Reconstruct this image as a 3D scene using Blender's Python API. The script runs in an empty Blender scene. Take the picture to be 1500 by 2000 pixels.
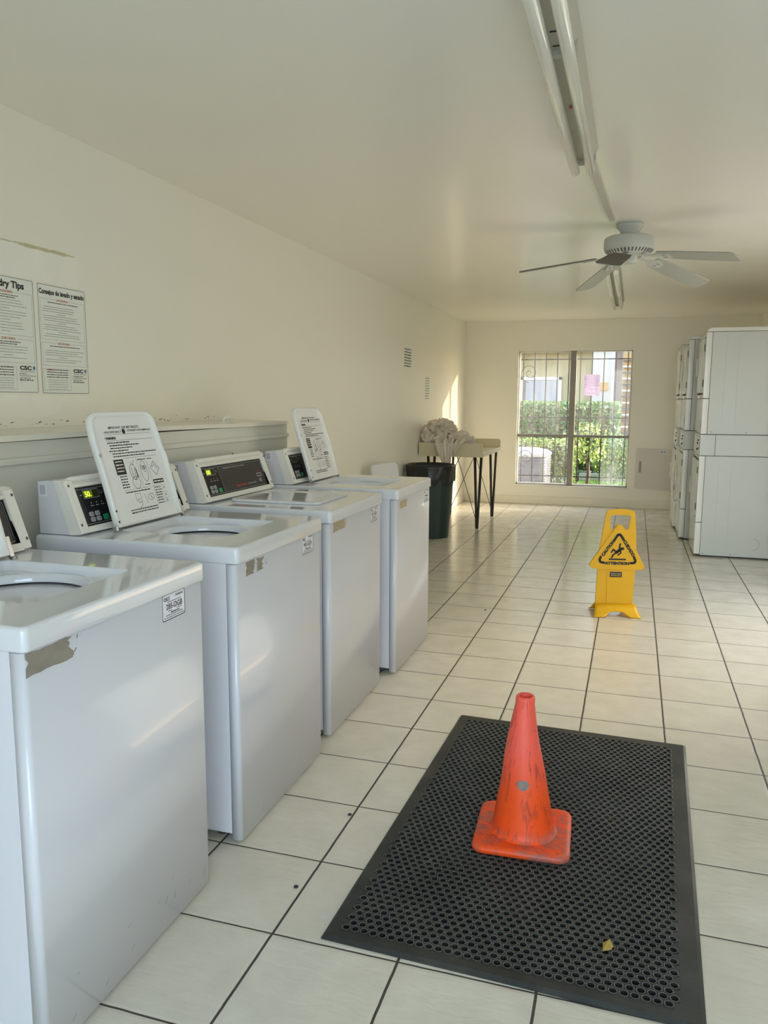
import bpy, bmesh, math, random
from math import sin, cos, pi, radians as R, sqrt, atan2
from mathutils import Vector, Matrix, noise
from mathutils.geometry import tessellate_polygon
random.seed(7)
S = 0.335                       # floor tile pitch
sc = bpy.context.scene
COL = sc.collection

# ------------------------------------------------------------------ camera
cam_d = bpy.data.cameras.new('camera'); cam = bpy.data.objects.new('camera', cam_d); COL.objects.link(cam)
sc.camera = cam
cam_d.sensor_fit = 'VERTICAL'; cam_d.sensor_height = 36.0; cam_d.lens = 36.0*1534.8/2000.0
cam_d.clip_start = 0.02; cam_d.clip_end = 200
PITCH, YAW, ROLL = 0.1418, 0.3052, 0.00477
fw = Vector((-sin(YAW)*cos(PITCH), cos(YAW)*cos(PITCH), -sin(PITCH)))
rt = Vector((cos(YAW), sin(YAW), 0)); up = rt.cross(fw)
rt2 = rt*cos(ROLL)+up*sin(ROLL); up2 = -rt*sin(ROLL)+up*cos(ROLL)
M = Matrix((rt2, up2, -fw)).transposed().to_4x4()
M.translation = Vector((0.823, -1.675, 1.359))
cam.matrix_world = M

# ------------------------------------------------------------------ light
w = bpy.data.worlds.new('sky'); sc.world = w; w.use_nodes = True
nt = w.node_tree; bg = nt.nodes['Background']
sky = nt.nodes.new('ShaderNodeTexSky'); sky.sky_type = 'NISHITA'; sky.sun_disc = False
sky.sun_elevation = R(32); sky.sun_rotation = R(57); sky.air_density = 1.3; sky.dust_density = 2.5
nt.links.new(sky.outputs[0], bg.inputs[0]); bg.inputs[1].default_value = 0.95
sun_d = bpy.data.lights.new('sun', 'SUN'); sun_d.energy = 4.8; sun_d.angle = R(1.2); sun_d.color = (1.0, 0.86, 0.62)
sun = bpy.data.objects.new('sun', sun_d); COL.objects.link(sun)
sun.rotation_euler = Vector((-1.0, -0.68, -0.33)).to_track_quat('-Z', 'Y').to_euler()
# daylight coming in through the open entrance behind the camera
def area(name, loc, direction, sx, sy, energy, color):
    d = bpy.data.lights.new(name, 'AREA'); d.shape = 'RECTANGLE'; d.size = sx; d.size_y = sy
    d.energy = energy; d.color = color
    o = bpy.data.objects.new(name, d); COL.objects.link(o); o.location = loc
    o.rotation_euler = Vector(direction).to_track_quat('-Z', 'Y').to_euler()
    return o
fl = area('entrance_daylight', (1.15, -2.62, 1.15), (0, 1, 0), 1.9, 2.05, 20, (0.68, 0.84, 1.0)); fl.data.spread = R(130)
# added area light at a made-up side doorway, brightens the far end
area('added_side_fill', (2.19, 3.45, 1.12), (-1, 0, 0), 2.0, 2.1, 14.5, (1.0, 0.93, 0.83))
sc.view_settings.view_transform = 'Standard'; sc.view_settings.look = 'None'
sc.view_settings.exposure = 0.30; sc.view_settings.gamma = 1.0; sc.view_settings.use_curve_mapping = False
sc.cycles.max_bounces = 14; sc.cycles.diffuse_bounces = 10; sc.cycles.glossy_bounces = 5
sc.cycles.transparent_max_bounces = 12; sc.cycles.use_denoising = True; sc.cycles.sample_clamp_indirect = 6
sc.cycles.caustics_reflective = False

# ------------------------------------------------------------------ materials
def new_mat(name):
    m = bpy.data.materials.new(name); m.use_nodes = True
    return m, m.node_tree, m.node_tree.nodes['Principled BSDF']
def N(t, typ, **kw):
    n = t.nodes.new(typ)
    for k, v in kw.items(): setattr(n, k, v)
    return n
def mth(t, op, a, b=None, c=None):
    n = t.nodes.new('ShaderNodeMath'); n.operation = op
    for i, v in enumerate((a, b, c)):
        if v is None: continue
        if isinstance(v, (int, float)): n.inputs[i].default_value = v
        else: t.links.new(v, n.inputs[i])
    return n.outputs[0]
def mix(t, f, a, b):
    n = t.nodes.new('ShaderNodeMix'); n.data_type = 'RGBA'
    for s, v in ((0, f), (6, a), (7, b)):
        if isinstance(v, (int, float)): n.inputs[s].default_value = v
        elif isinstance(v, tuple): n.inputs[s].default_value = (*v[:3], 1)
        else: t.links.new(v, n.inputs[s])
    return n.outputs[2]
def ramp(t, v, stops):
    n = t.nodes.new('ShaderNodeValToRGB'); cr = n.color_ramp
    while len(cr.elements) < len(stops): cr.elements.new(0.5)
    for e, (p, c) in zip(cr.elements, stops):
        e.position = p; e.color = (c, c, c, 1) if isinstance(c, (int, float)) else (*c, 1)
    t.links.new(v, n.inputs[0]); return n.outputs[0]
def noise_n(t, scale, detail=4, rough=0.55, vec=None, dist=0.0):
    n = t.nodes.new('ShaderNodeTexNoise'); n.inputs['Scale'].default_value = scale
    n.inputs['Detail'].default_value = detail; n.inputs['Roughness'].default_value = rough
    n.inputs['Distortion'].default_value = dist
    if vec is None: vec = t.nodes.new('ShaderNodeTexCoord').outputs['Object']
    t.links.new(vec, n.inputs['Vector']); return n.outputs[0]
def bump(t, p, h, strength, dist=0.01):
    n = t.nodes.new('ShaderNodeBump'); n.inputs['Strength'].default_value = strength; n.inputs['Distance'].default_value = dist
    t.links.new(h, n.inputs['Height']); t.links.new(n.outputs[0], p.inputs['Normal']); return n
def simple(name, col, rough=0.5, metal=0.0, var=0.06, scale=6.0, coat=0.0, bmp=0.0, bscale=60.0, spec=None):
    m, t, p = new_mat(name)
    if var <= 0.02: var = 0
    f = noise_n(t, scale)
    dark = tuple(c*(1-var) for c in col); light = tuple(min(1, c*(1+var)) for c in col)
    if var: t.links.new(mix(t, f, dark, light), p.inputs['Base Color'])
    else: p.inputs['Base Color'].default_value = (*col, 1)
    p.inputs['Roughness'].default_value = rough; p.inputs['Metallic'].default_value = metal
    p.inputs['Coat Weight'].default_value = coat
    if spec is not None: p.inputs['Specular IOR Level'].default_value = spec
    if bmp: bump(t, p, noise_n(t, bscale), bmp, 0.004)
    return m
MT = {}
MT['enamel'] = simple('white_enamel', (0.70, 0.705, 0.765), 0.22, coat=0.3, var=0.01, bmp=0.02, bscale=260)
MT['deck'] = simple('glossy_deck_enamel', (0.72, 0.735, 0.785), 0.08, coat=0.6, var=0.01)
MT['plastic'] = simple('white_plastic', (0.74, 0.75, 0.79), 0.35, var=0.02)
MT['lid'] = simple('lid_enamel', (0.84, 0.85, 0.85), 0.22, var=0.01, coat=0.2)
MT['cream_plastic'] = simple('cream_plastic', (0.83, 0.81, 0.76), 0.32, var=0.02)
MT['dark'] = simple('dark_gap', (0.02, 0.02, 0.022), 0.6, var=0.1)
MT['black'] = simple('black_ink', (0.015, 0.015, 0.018), 0.5, var=0.1)
MT['panel_black'] = simple('panel_black', (0.012, 0.013, 0.016), 0.22, var=0.1)
MT['panel_grey'] = simple('panel_charcoal', (0.035, 0.033, 0.033), 0.35, var=0.1)
MT['screen'] = simple('display_olive', (0.03, 0.04, 0.012), 0.2, var=0.1)
MT['red'] = simple('red_ink', (0.55, 0.04, 0.02), 0.5)
MT['brick_red'] = simple('dull_red_ink', (0.42, 0.10, 0.08), 0.6)
MT['grey_ink'] = simple('grey_ink', (0.22, 0.22, 0.22), 0.6)
MT['silver_ink'] = simple('silver_ink', (0.45, 0.45, 0.46), 0.5)
MT['white_ink'] = simple('white_ink', (0.8, 0.8, 0.8), 0.5)
MT['blue'] = simple('blue_green_ink', (0.05, 0.22, 0.32), 0.5)
MT['green_btn'] = simple('green_button', (0.02, 0.30, 0.13), 0.4)
MT['steel'] = simple('brushed_steel', (0.55, 0.55, 0.56), 0.3, metal=1.0)
MT['dark_steel'] = simple('dark_screw', (0.12, 0.12, 0.12), 0.45, metal=0.6)
MT['alu'] = simple('aged_aluminium', (0.30, 0.28, 0.25), 0.5, metal=0.35, var=0.15, scale=20)
MT['iron'] = simple('black_iron', (0.02, 0.018, 0.016), 0.55, var=0.2)
MT['wrought'] = simple('window_bar_iron', (0.028, 0.023, 0.02), 0.6, var=0.3, scale=30)
MT['paper'] = simple('white_paper', (0.80, 0.815, 0.76), 0.6, var=0.02)
MT['label'] = simple('label_paper', (0.80, 0.80, 0.88), 0.35, var=0.02)
MT['pink'] = simple('pink_lilac_paper', (0.72, 0.58, 0.70), 0.7, var=0.05)
MT['beige_trim'] = simple('cream_trim_paint', (0.80, 0.765, 0.67), 0.4, var=0.05, scale=9, bmp=0.1, bscale=40)
MT['box_paint'] = simple('worn_cream_paint', (0.70, 0.69, 0.63), 0.42, var=0.05, scale=5, bmp=0.12, bscale=30)
MT['fan'] = simple('fan_white', (0.52, 0.53, 0.49), 0.4, var=0.03)
MT['blade_top'] = simple('fan_blade_brown', (0.10, 0.085, 0.06), 0.5)
MT['blade'] = simple('fan_blade_finish', (0.40, 0.41, 0.36), 0.45, var=0.06, scale=12)
MT['tube'] = simple('fluorescent_glass', (0.80, 0.79, 0.72), 0.12, coat=0.5, var=0.02)
MT['fixture'] = simple('fixture_enamel', (0.50, 0.48, 0.41), 0.4, var=0.04)
MT['dryer'] = simple('dryer_enamel', (0.60, 0.625, 0.61), 0.28, coat=0.15, var=0.02, bmp=0.02, bscale=120)
MT['dryer_trim'] = simple('dryer_front_enamel', (0.74, 0.74, 0.70), 0.2, coat=0.3, var=0.02)
MT['bin'] = simple('dark_green_plastic', (0.009, 0.030, 0.024), 0.42, var=0.2, scale=12)
MT['bag'] = simple('black_bin_liner', (0.012, 0.012, 0.013), 0.3, var=0.2, bmp=0.6, bscale=18)
MT['table'] = simple('tan_laminate', (0.64, 0.58, 0.41), 0.35, var=0.05)
MT['table_edge'] = simple('worn_cream_edge', (0.72, 0.67, 0.56), 0.45, var=0.12, scale=25)
MT['panel'] = simple('grey_panel_paint', (0.70, 0.675, 0.635), 0.45, var=0.03)
MT['yellow'] = simple('safety_yellow', (0.78, 0.43, 0.010), 0.38, var=0.10, scale=9)
MT['stucco'] = simple('cream_stucco', (0.46, 0.38, 0.22), 0.9, var=0.06, bmp=0.4, bscale=14)
MT['stucco_w'] = simple('white_stucco', (0.58, 0.55, 0.50), 0.9, var=0.08, scale=10, bmp=1.0, bscale=9)
MT['door_grey'] = simple('grey_door_paint', (0.40, 0.385, 0.40), 0.6)
MT['trim_w'] = simple('white_trim', (0.80, 0.78, 0.74), 0.6)
MT['brown'] = simple('brown_post_paint', (0.16, 0.11, 0.09), 0.7, var=0.15)
MT['orange'] = simple('orange_wood', (0.62, 0.36, 0.12), 0.7, var=0.15, scale=14)
MT['concrete'] = simple('pale_concrete', (0.60, 0.58, 0.54), 0.9, var=0.08, scale=4)
MT['grass'] = simple('grass', (0.16, 0.30, 0.06), 0.9, var=0.35, scale=50)
MT['ac'] = simple('ac_grey', (0.15, 0.155, 0.19), 0.5, var=0.08)
MT['ac_top'] = simple('ac_top_light', (0.42, 0.42, 0.45), 0.5)
MT['bark'] = simple('bark', (0.14, 0.10, 0.07), 0.9, var=0.3)
MT['soil'] = simple('brown_soil', (0.20, 0.15, 0.11), 0.95, var=0.3)
MT['leaf_dead'] = simple('dry_leaf', (0.42, 0.30, 0.06), 0.7)
m, t, p = new_mat('thin_pink_paper'); t.nodes.remove(p)
df = N(t, 'ShaderNodeBsdfDiffuse'); tl = N(t, 'ShaderNodeBsdfTranslucent'); ms = N(t, 'ShaderNodeMixShader'); ms.inputs[0].default_value = 0.5
df.inputs[0].default_value = (0.78, 0.72, 0.84, 1); tl.inputs[0].default_value = (0.86, 0.78, 0.92, 1)
t.links.new(df.outputs[0], ms.inputs[1]); t.links.new(tl.outputs[0], ms.inputs[2]); t.links.new(ms.outputs[0], t.nodes['Material Output'].inputs[0])
MT['pink'] = m
MT['residue'] = simple('tape_residue', (0.27, 0.24, 0.20), 0.7, var=0.25, scale=40)
MT['residue_tan'] = simple('tan_tape_residue', (0.40, 0.32, 0.22), 0.7, var=0.2, scale=40)

def emis(name, col, s):
    m, t, p = new_mat(name); p.inputs['Base Color'].default_value = (*col, 1)
    p.inputs['Emission Color'].default_value = (*col, 1); p.inputs['Emission Strength'].default_value = s; return m
MT['digit'] = emis('lit_digit', (0.75, 0.95, 0.05), 1.1)
MT['digit_bg'] = emis('lit_display', (0.10, 0.13, 0.01), 0.5)

def paint(name, col, rough, bstr):
    m, t, p = new_mat(name)
    p.inputs['Base Color'].default_value = (*col, 1)
    p.inputs['Roughness'].default_value = rough
    if bstr: bump(t, p, noise_n(t, 1.1, 1, 0.4), bstr, 0.02)
    return m
MT['wall'] = paint('cream_wall_paint', (0.85, 0.825, 0.735), 0.34, 0.0)
MT['ceiling'] = paint('semi_gloss_ceiling_paint', (0.87, 0.848, 0.775), 0.24, 0.0)

# floor: square ceramic tiles with dark grout
m, t, p = new_mat('ceramic_floor_tiles')
geo = N(t, 'ShaderNodeNewGeometry'); sep = N(t, 'ShaderNodeSeparateXYZ'); t.links.new(geo.outputs['Position'], sep.inputs[0])
wob = mth(t, 'MULTIPLY', mth(t, 'SUBTRACT', noise_n(t, 14, 3, vec=geo.outputs['Position']), 0.5), 0.010)
def edge(axis):
    v = mth(t, 'ADD', mth(t, 'DIVIDE', sep.outputs[axis], S), wob)
    f = mth(t, 'FRACT', mth(t, 'ADD', v, 20.0))
    return mth(t, 'MINIMUM', f, mth(t, 'SUBTRACT', 1.0, f)), mth(t, 'FLOOR', mth(t, 'ADD', v, 20.0))
ex, ix = edge(0); ey, iy = edge(1)
gx = mth(t, 'LESS_THAN', ex, 0.0105); gy = mth(t, 'LESS_THAN', ey, 0.0082)
g = mth(t, 'MAXIMUM', gx, gy)
cmb = N(t, 'ShaderNodeCombineXYZ'); t.links.new(ix, cmb.inputs[0]); t.links.new(iy, cmb.inputs[1])
wn = N(t, 'ShaderNodeTexWhiteNoise'); t.links.new(cmb.outputs[0], wn.inputs[0])
mot = noise_n(t, 7, 6, 0.62, vec=geo.outputs['Position'])
blot = noise_n(t, 28, 5, 0.6, vec=geo.outputs['Position'])
tile = mix(t, ramp(t, mot, [(0.25, 0.0), (0.75, 1.0)]), (0.61, 0.58, 0.485), (0.735, 0.70, 0.60))
tile = mix(t, mth(t, 'MULTIPLY', wn.outputs[0], 0.25), tile, (0.60, 0.56, 0.46))
tile = mix(t, ramp(t, blot, [(0.60, 0.0), (0.85, 0.35)]), tile, (0.50, 0.45, 0.36))
t.links.new(mix(t, g, tile, (0.06, 0.05, 0.042)), p.inputs['Base Color'])
t.links.new(mth(t, 'ADD', mth(t, 'MULTIPLY', g, 0.5), ramp(t, mot, [(0.3, 0.10), (0.75, 0.22)])), p.inputs['Roughness'])
edgeh = mth(t, 'MINIMUM', mth(t, 'MULTIPLY', mth(t, 'MINIMUM', ex, ey), 30.0), 1.0)
mp = N(t, 'ShaderNodeMapping'); mp.inputs['Scale'].default_value = (1.0, 2.6, 1.0); t.links.new(geo.outputs['Position'], mp.inputs[0])
h = mth(t, 'ADD', mth(t, 'MULTIPLY', edgeh, 0.5), mth(t, 'MULTIPLY', noise_n(t, 11, 4, 0.5, vec=mp.outputs[0], dist=0.7), 0.75))
bump(t, p, h, 0.34, 0.006)
MT['floor'] = m

# rubber mat
m, t, p = new_mat('dusty_black_rubber')
tc = N(t, 'ShaderNodeTexCoord')
dust = ramp(t, noise_n(t, 5, 6, 0.65, vec=tc.outputs['Object']), [(0.42, 0.0), (0.75, 0.6)])
t.links.new(mix(t, dust, (0.017, 0.020, 0.018), (0.075, 0.073, 0.062)), p.inputs['Base Color'])
t.links.new(ramp(t, noise_n(t, 3, 4, vec=tc.outputs['Object']), [(0.3, 0.42), (0.8, 0.65)]), p.inputs['Roughness'])
bump(t, p, noise_n(t, 150, 2, vec=tc.outputs['Object']), 0.15, 0.003)
MT['rubber'] = m

# scuffed orange cone
m, t, p = new_mat('scuffed_orange_vinyl')
tc = N(t, 'ShaderNodeTexCoord'); sp = N(t, 'ShaderNodeSeparateXYZ'); t.links.new(tc.outputs['Object'], sp.inputs[0])
hz = ramp(t, mth(t, 'DIVIDE', sp.outputs[2], 0.46), [(0.35, 0.0), (0.65, 1.0)])
base = mix(t, hz, (0.92, 0.085, 0.006), (0.92, 0.115, 0.075))
mp = N(t, 'ShaderNodeMapping'); mp.inputs['Scale'].default_value = (34, 34, 7); t.links.new(tc.outputs['Object'], mp.inputs[0])
st = ramp(t, noise_n(t, 1.0, 8, 0.72, vec=mp.outputs[0], dist=1.3), [(0.54, 0.0), (0.66, 0.7)])
base = mix(t, st, base, (0.25, 0.035, 0.02))
low = ramp(t, sp.outputs[2], [(0.0, 1.0), (0.06, 0.0)])
gr = mth(t, 'MULTIPLY', low, ramp(t, noise_n(t, 17, 6, 0.7, vec=tc.outputs['Object']), [(0.46, 0.0), (0.58, 0.85)]))
base = mix(t, gr, base, (0.17, 0.13, 0.12))
t.links.new(base, p.inputs['Base Color']); p.inputs['Roughness'].default_value = 0.5
bump(t, p, noise_n(t, 1.0, 6, 0.6, vec=mp.outputs[0]), 0.25, 0.003)
MT['cone'] = m
MT['cone_patch'] = simple('grey_cone_patch', (0.24, 0.20, 0.18), 0.6, var=0.4, scale=90)

# window glass, dusty: the pane lets light through, dust scatters a little
def glass(name, dust_lo, dust_hi):
    m, t, p = new_mat(name); t.nodes.remove(p); out = t.nodes['Material Output']
    tr = N(t, 'ShaderNodeBsdfTransparent'); gl = N(t, 'ShaderNodeBsdfGlossy'); gl.inputs['Roughness'].default_value = 0.03
    df = N(t, 'ShaderNodeBsdfDiffuse'); df.inputs[0].default_value = (0.8, 0.8, 0.8, 1)
    tl = N(t, 'ShaderNodeBsdfTranslucent'); tl.inputs[0].default_value = (0.85, 0.85, 0.84, 1)
    a = N(t, 'ShaderNodeMixShader'); a.inputs[0].default_value = 0.02
    t.links.new(tr.outputs[0], a.inputs[1]); t.links.new(gl.outputs[0], a.inputs[2])
    b = N(t, 'ShaderNodeMixShader'); b.inputs[0].default_value = 0.6
    t.links.new(df.outputs[0], b.inputs[1]); t.links.new(tl.outputs[0], b.inputs[2])
    c = N(t, 'ShaderNodeMixShader')
    mpp = N(t, 'ShaderNodeMapping'); mpp.inputs['Scale'].default_value = (3, 3, 1.2)
    t.links.new(N(t, 'ShaderNodeTexCoord').outputs['Object'], mpp.inputs[0])
    t.links.new(ramp(t, noise_n(t, 2.2, 5, 0.6, vec=mpp.outputs[0]), [(0.35, dust_lo), (0.7, dust_hi)]), c.inputs[0])
    t.links.new(a.outputs[0], c.inputs[1]); t.links.new(b.outputs[0], c.inputs[2]); t.links.new(c.outputs[0], out.inputs[0])
    return m
MT['glass'] = glass('dusty_window_glass', 0.02, 0.10)

def leafmat(name, c1, c2):
    m, t, p = new_mat(name)
    oi = noise_n(t, 14, 3)
    t.links.new(mix(t, oi, c1, c2), p.inputs['Base Color']); p.inputs['Roughness'].default_value = 0.5
    p.inputs['Subsurface Weight'].default_value = 0.0
    return m
MT['leaf'] = leafmat('hedge_leaf', (0.07, 0.15, 0.03), (0.24, 0.34, 0.11))
MT['leaf_y'] = leafmat('yellow_green_leaf', (0.14, 0.24, 0.04), (0.36, 0.42, 0.09))
m, t, p = new_mat('worn_towel_cloth')
t.links.new(mix(t, noise_n(t, 6, 4), (0.60, 0.53, 0.44), (0.76, 0.70, 0.62)), p.inputs['Base Color'])
p.inputs['Roughness'].default_value = 0.95; p.inputs['Sheen Weight'].default_value = 0.2
bump(t, p, noise_n(t, 160, 3), 0.4, 0.004)
MT['cloth'] = m

# ------------------------------------------------------------------ mesh tools
def ident(x, y, z): return (x, y, z)
class MB:
    def __init__(s): s.v = []; s.f = []; s.mi = []; s.sm = []
    def add(s, vs, fs, mi=0, smooth=False):
        b = len(s.v); s.v += [tuple(v) for v in vs]
        for f in fs: s.f.append(tuple(b+i for i in f)); s.mi.append(mi); s.sm.append(smooth)
    def box(s, x0, x1, y0, y1, z0, z1, mi=0, fn=ident):
        c = [fn(x, y, z) for z in (z0, z1) for y in (y0, y1) for x in (x0, x1)]
        s.add(c, [(0, 2, 3, 1), (4, 5, 7, 6), (0, 1, 5, 4), (2, 6, 7, 3), (0, 4, 6, 2), (1, 3, 7, 5)], mi)
    def prism(s, outline, t0, t1, fn, mi=0, holes=(), smooth=False):
        """outline in (u,v), extruded in n from t0 to t1; fn(u,v,n)->xyz"""
        loops = [list(outline)]+[list(h) for h in holes]
        flat = [p_ for l in loops for p_ in l]
        tris = tessellate_polygon([[Vector((a, b, 0)) for a, b in l] for l in loops])
        n = len(flat)
        vs = [fn(a, b, t0) for a, b in flat]+[fn(a, b, t1) for a, b in flat]
        fs = [tuple(tr) for tr in tris]+[tuple(n+i for i in reversed(tr)) for tr in tris]
        s.add(vs, fs, mi, False)
        o = 0; fs = []; vs2 = []
        for l in loops:
            k = len(l)
            for i in range(k):
                j = (i+1) % k
                fs.append((o+i, o+j, n+o+j, n+o+i))
            o += k
        s.add(vs, fs, mi, smooth)
    def loft(s, rings, mi=0, smooth=True, cap0=False, cap1=False, closed=True):
        n = len(rings[0]); b = len(s.v); s.v += [tuple(p_) for r in rings for p_ in r]
        for k in range(len(rings)-1):
            for i in range(n if closed else n-1):
                j = (i+1) % n
                s.f.append((b+k*n+i, b+k*n+j, b+(k+1)*n+j, b+(k+1)*n+i)); s.mi.append(mi); s.sm.append(smooth)
        if cap0: s.f.append(tuple(b+i for i in reversed(range(n)))); s.mi.append(mi); s.sm.append(False)
        if cap1: s.f.append(tuple(b+(len(rings)-1)*n+i for i in range(n))); s.mi.append(mi); s.sm.append(False)
    def lathe(s, prof, c=(0, 0, 0), seg=32, mi=0, cap0=False, cap1=False):
        s.loft([[(c[0]+r*cos(2*pi*i/seg), c[1]+r*sin(2*pi*i/seg), c[2]+z) for i in range(seg)] for r, z in prof], mi, True, cap0, cap1)
    def tube(s, pts, r, seg=8, mi=0):
        pts = [Vector(p_) for p_ in pts]; rs = r if isinstance(r, (list, tuple)) else [r]*len(pts)
        rings = []; prev = None
        for i, p_ in enumerate(pts):
            d = (pts[min(i+1, len(pts)-1)]-pts[max(i-1, 0)]).normalized()
            a = prev if prev is not None else (Vector((0, 0, 1)) if abs(d.z) < 0.9 else Vector((1, 0, 0)))
            n1 = (a-d*a.dot(d)).normalized(); n2 = d.cross(n1); prev = n1
            rings.append([p_+n1*rs[i]*cos(2*pi*k/seg)+n2*rs[i]*sin(2*pi*k/seg) for k in range(seg)])
        s.loft(rings, mi, True, True, True)
    def build(s, name, mats, parent=None, bevel=0.0, segs=2, loc=None, auto=None):
        me = bpy.data.meshes.new(name); me.from_pydata(s.v, [], s.f)
        if not isinstance(mats, (list, tuple)): mats = [mats]
        for m_ in mats: me.materials.append(MT[m_] if isinstance(m_, str) else m_)
        me.polygons.foreach_set('material_index', s.mi); me.polygons.foreach_set('use_smooth', s.sm)
        bm = bmesh.new(); bm.from_mesh(me)
        bmesh.ops.remove_doubles(bm, verts=bm.verts, dist=1e-6)
        bmesh.ops.recalc_face_normals(bm, faces=bm.faces); bm.to_mesh(me); bm.free()
        me.update()
        o = bpy.data.objects.new(name, me); COL.objects.link(o)
        if parent: o.parent = parent
        if loc: o.location = loc
        if bevel:
            b = o.modifiers.new('bevel', 'BEVEL'); b.width = bevel; b.segments = segs; b.limit_method = 'ANGLE'; b.angle_limit = R(40)
            b.harden_normals = False
            for p_ in me.polygons: p_.use_smooth = True
            me.set_sharp_from_angle(angle=R(50)) if False else None
            wn_ = o.modifiers.new('normals', 'WEIGHTED_NORMAL'); wn_.keep_sharp = True
        return o
def explode(o):
    """separate the loose pieces of o into objects of their own, same parent"""
    bm = bmesh.new(); bm.from_mesh(o.data); bm.verts.ensure_lookup_table(); seen = set(); isl = []
    for v in bm.verts:
        if v.index in seen: continue
        st = [v]; cur = set()
        while st:
            q = st.pop()
            if q.index in cur: continue
            cur.add(q.index); st += [e.other_vert(q) for e in q.link_edges]
        seen |= cur; isl.append(cur)
    bm.free()
    if len(isl) < 2: return o
    me = o.data; first = None
    for cur in isl:
        idx = sorted(cur); mp_ = {a: i for i, a in enumerate(idx)}
        vs = [tuple(me.vertices[a].co) for a in idx]; ps = [p_ for p_ in me.polygons if p_.vertices[0] in cur]
        m2 = bpy.data.meshes.new(me.name); m2.from_pydata(vs, [], [tuple(mp_[a] for a in p_.vertices) for p_ in ps])
        for m_ in me.materials: m2.materials.append(m_)
        for p_, q_ in zip(m2.polygons, ps): p_.material_index = q_.material_index; p_.use_smooth = q_.use_smooth
        if first is None: first = o; o.data = m2
        else:
            c = o.copy(); c.data = m2; COL.objects.link(c)
    return first
def thing(name, label, cat, loc=(0, 0, 0), rz=0, group=None):
    o = bpy.data.objects.new(name, None); COL.objects.link(o); o.location = loc; o.rotation_euler = (0, 0, rz)
    o.empty_display_size = 0.1
    o['label'] = label; o['category'] = cat
    if group: o['group'] = group
    return o
def tag(o, label, cat, group=None):
    o['label'] = label; o['category'] = cat
    if group: o['group'] = group
    return o
def struct(o): o['kind'] = 'structure'; return o
_tc = {}
def glyphs(text, bold=0.0):
    key = (text, bold)
    if key in _tc: return _tc[key]
    cu = bpy.data.curves.new('txt', 'FONT'); cu.body = text; cu.size = 1.0; cu.offset = bold; cu.resolution_u = 3
    ob = bpy.data.objects.new('txt', cu); COL.objects.link(ob)
    dg = bpy.context.evaluated_depsgraph_get(); dg.update()
    me = bpy.data.meshes.new_from_object(ob.evaluated_get(dg))
    vs = [(v.co.x, v.co.y) for v in me.vertices]; fs = [tuple(p_.vertices) for p_ in me.polygons]
    bpy.data.objects.remove(ob); bpy.data.curves.remove(cu); bpy.data.meshes.remove(me)
    x0 = min(v[0] for v in vs); x1 = max(v[0] for v in vs); y0 = min(v[1] for v in vs); y1 = max(v[1] for v in vs)
    _tc[key] = (vs, fs, x0, x1, y0, y1); return _tc[key]
def write(mb, text, u, v, width, height, fn, n, mi=0, bold=0.0, align='c', ang=0.0):
    """text fitted to a width x height box, centred at (u,v) (or left-aligned)"""
    vs, fs, x0, x1, y0, y1 = glyphs(text, bold)
    sx = width/(x1-x0); sy = height/(y1-y0)
    out = []
    for a, b in vs:
        a = (a-(x0+x1)/2)*sx if align == 'c' else (a-x0)*sx
        b = (b-(y0+y1)/2)*sy
        out.append(fn(u+a*cos(ang)-b*sin(ang), v+a*sin(ang)+b*cos(ang), n))
    mb.add(out, fs, mi)
def bar(mb, u0, u1, v0, v1, fn, n, mi=0):
    mb.add([fn(u0, v0, n), fn(u1, v0, n), fn(u1, v1, n), fn(u0, v1, n)], [(0, 1, 2, 3)], mi)
def words(mb, u0, u1, v, h, fn, n, mi=0, rnd=random):
    u = u0
    while u < u1-h:
        L = h*rnd.uniform(1.2, 4.2); e = min(u+L, u1)
        bar(mb, u, e, v-h/2*rnd.uniform(.7, 1), v+h/2*rnd.uniform(.7, 1), fn, n, mi); u = e+h*0.55
def frame(mb, u0, u1, v0, v1, w_, fn, n, mi=0):
    bar(mb, u0, u1, v0, v0+w_, fn, n, mi); bar(mb, u0, u1, v1-w_, v1, fn, n, mi)
    bar(mb, u0, u0+w_, v0, v1, fn, n, mi); bar(mb, u1-w_, u1, v0, v1, fn, n, mi)
def disc(mb, u, v, r, fn, n, mi=0, seg=16, ry=None):
    ry = ry or r
    mb.add([fn(u+r*cos(2*pi*i/seg), v+ry*sin(2*pi*i/seg), n) for i in range(seg)], [tuple(range(seg))], mi)
def ringp(mb, u, v, r, wd, fn, n, mi=0, seg=20, ry=None, a0=0, a1=2*pi):
    ry = ry or r; vs = []; fs = []
    for i in range(seg+1):
        a = a0+(a1-a0)*i/seg
        vs += [fn(u+r*cos(a), v+ry*sin(a), n), fn(u+(r-wd)*cos(a), v+(ry-wd)*sin(a), n)]
    for i in range(seg): fs.append((2*i, 2*i+1, 2*i+3, 2*i+2))
    mb.add(vs, fs, mi)
def stroke(mb, pts, wd, fn, n, mi=0, caps=True):
    for (a, b), (c, d) in zip(pts[:-1], pts[1:]):
        L = math.hypot(c-a, d-b) or 1e-6; px, py = -(d-b)/L*wd/2, (c-a)/L*wd/2
        mb.add([fn(a+px, b+py, n), fn(a-px, b-py, n), fn(c-px, d-py, n), fn(c+px, d+py, n)], [(0, 1, 2, 3)], mi)
    if caps:
        for a, b in pts: disc(mb, a, b, wd/2, fn, n, mi, 10)
def rrect(cx, cy, hx, hy, r, k=5):
    pts = []
    for sx, sy, a0 in ((1, 1, 0), (-1, 1, 90), (-1, -1, 180), (1, -1, 270)):
        for i in range(k+1):
            a = R(a0+90*i/k); pts.append((cx+sx*(hx-r)+r*cos(a), cy+sy*(hy-r)+r*sin(a)))
    return pts
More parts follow.
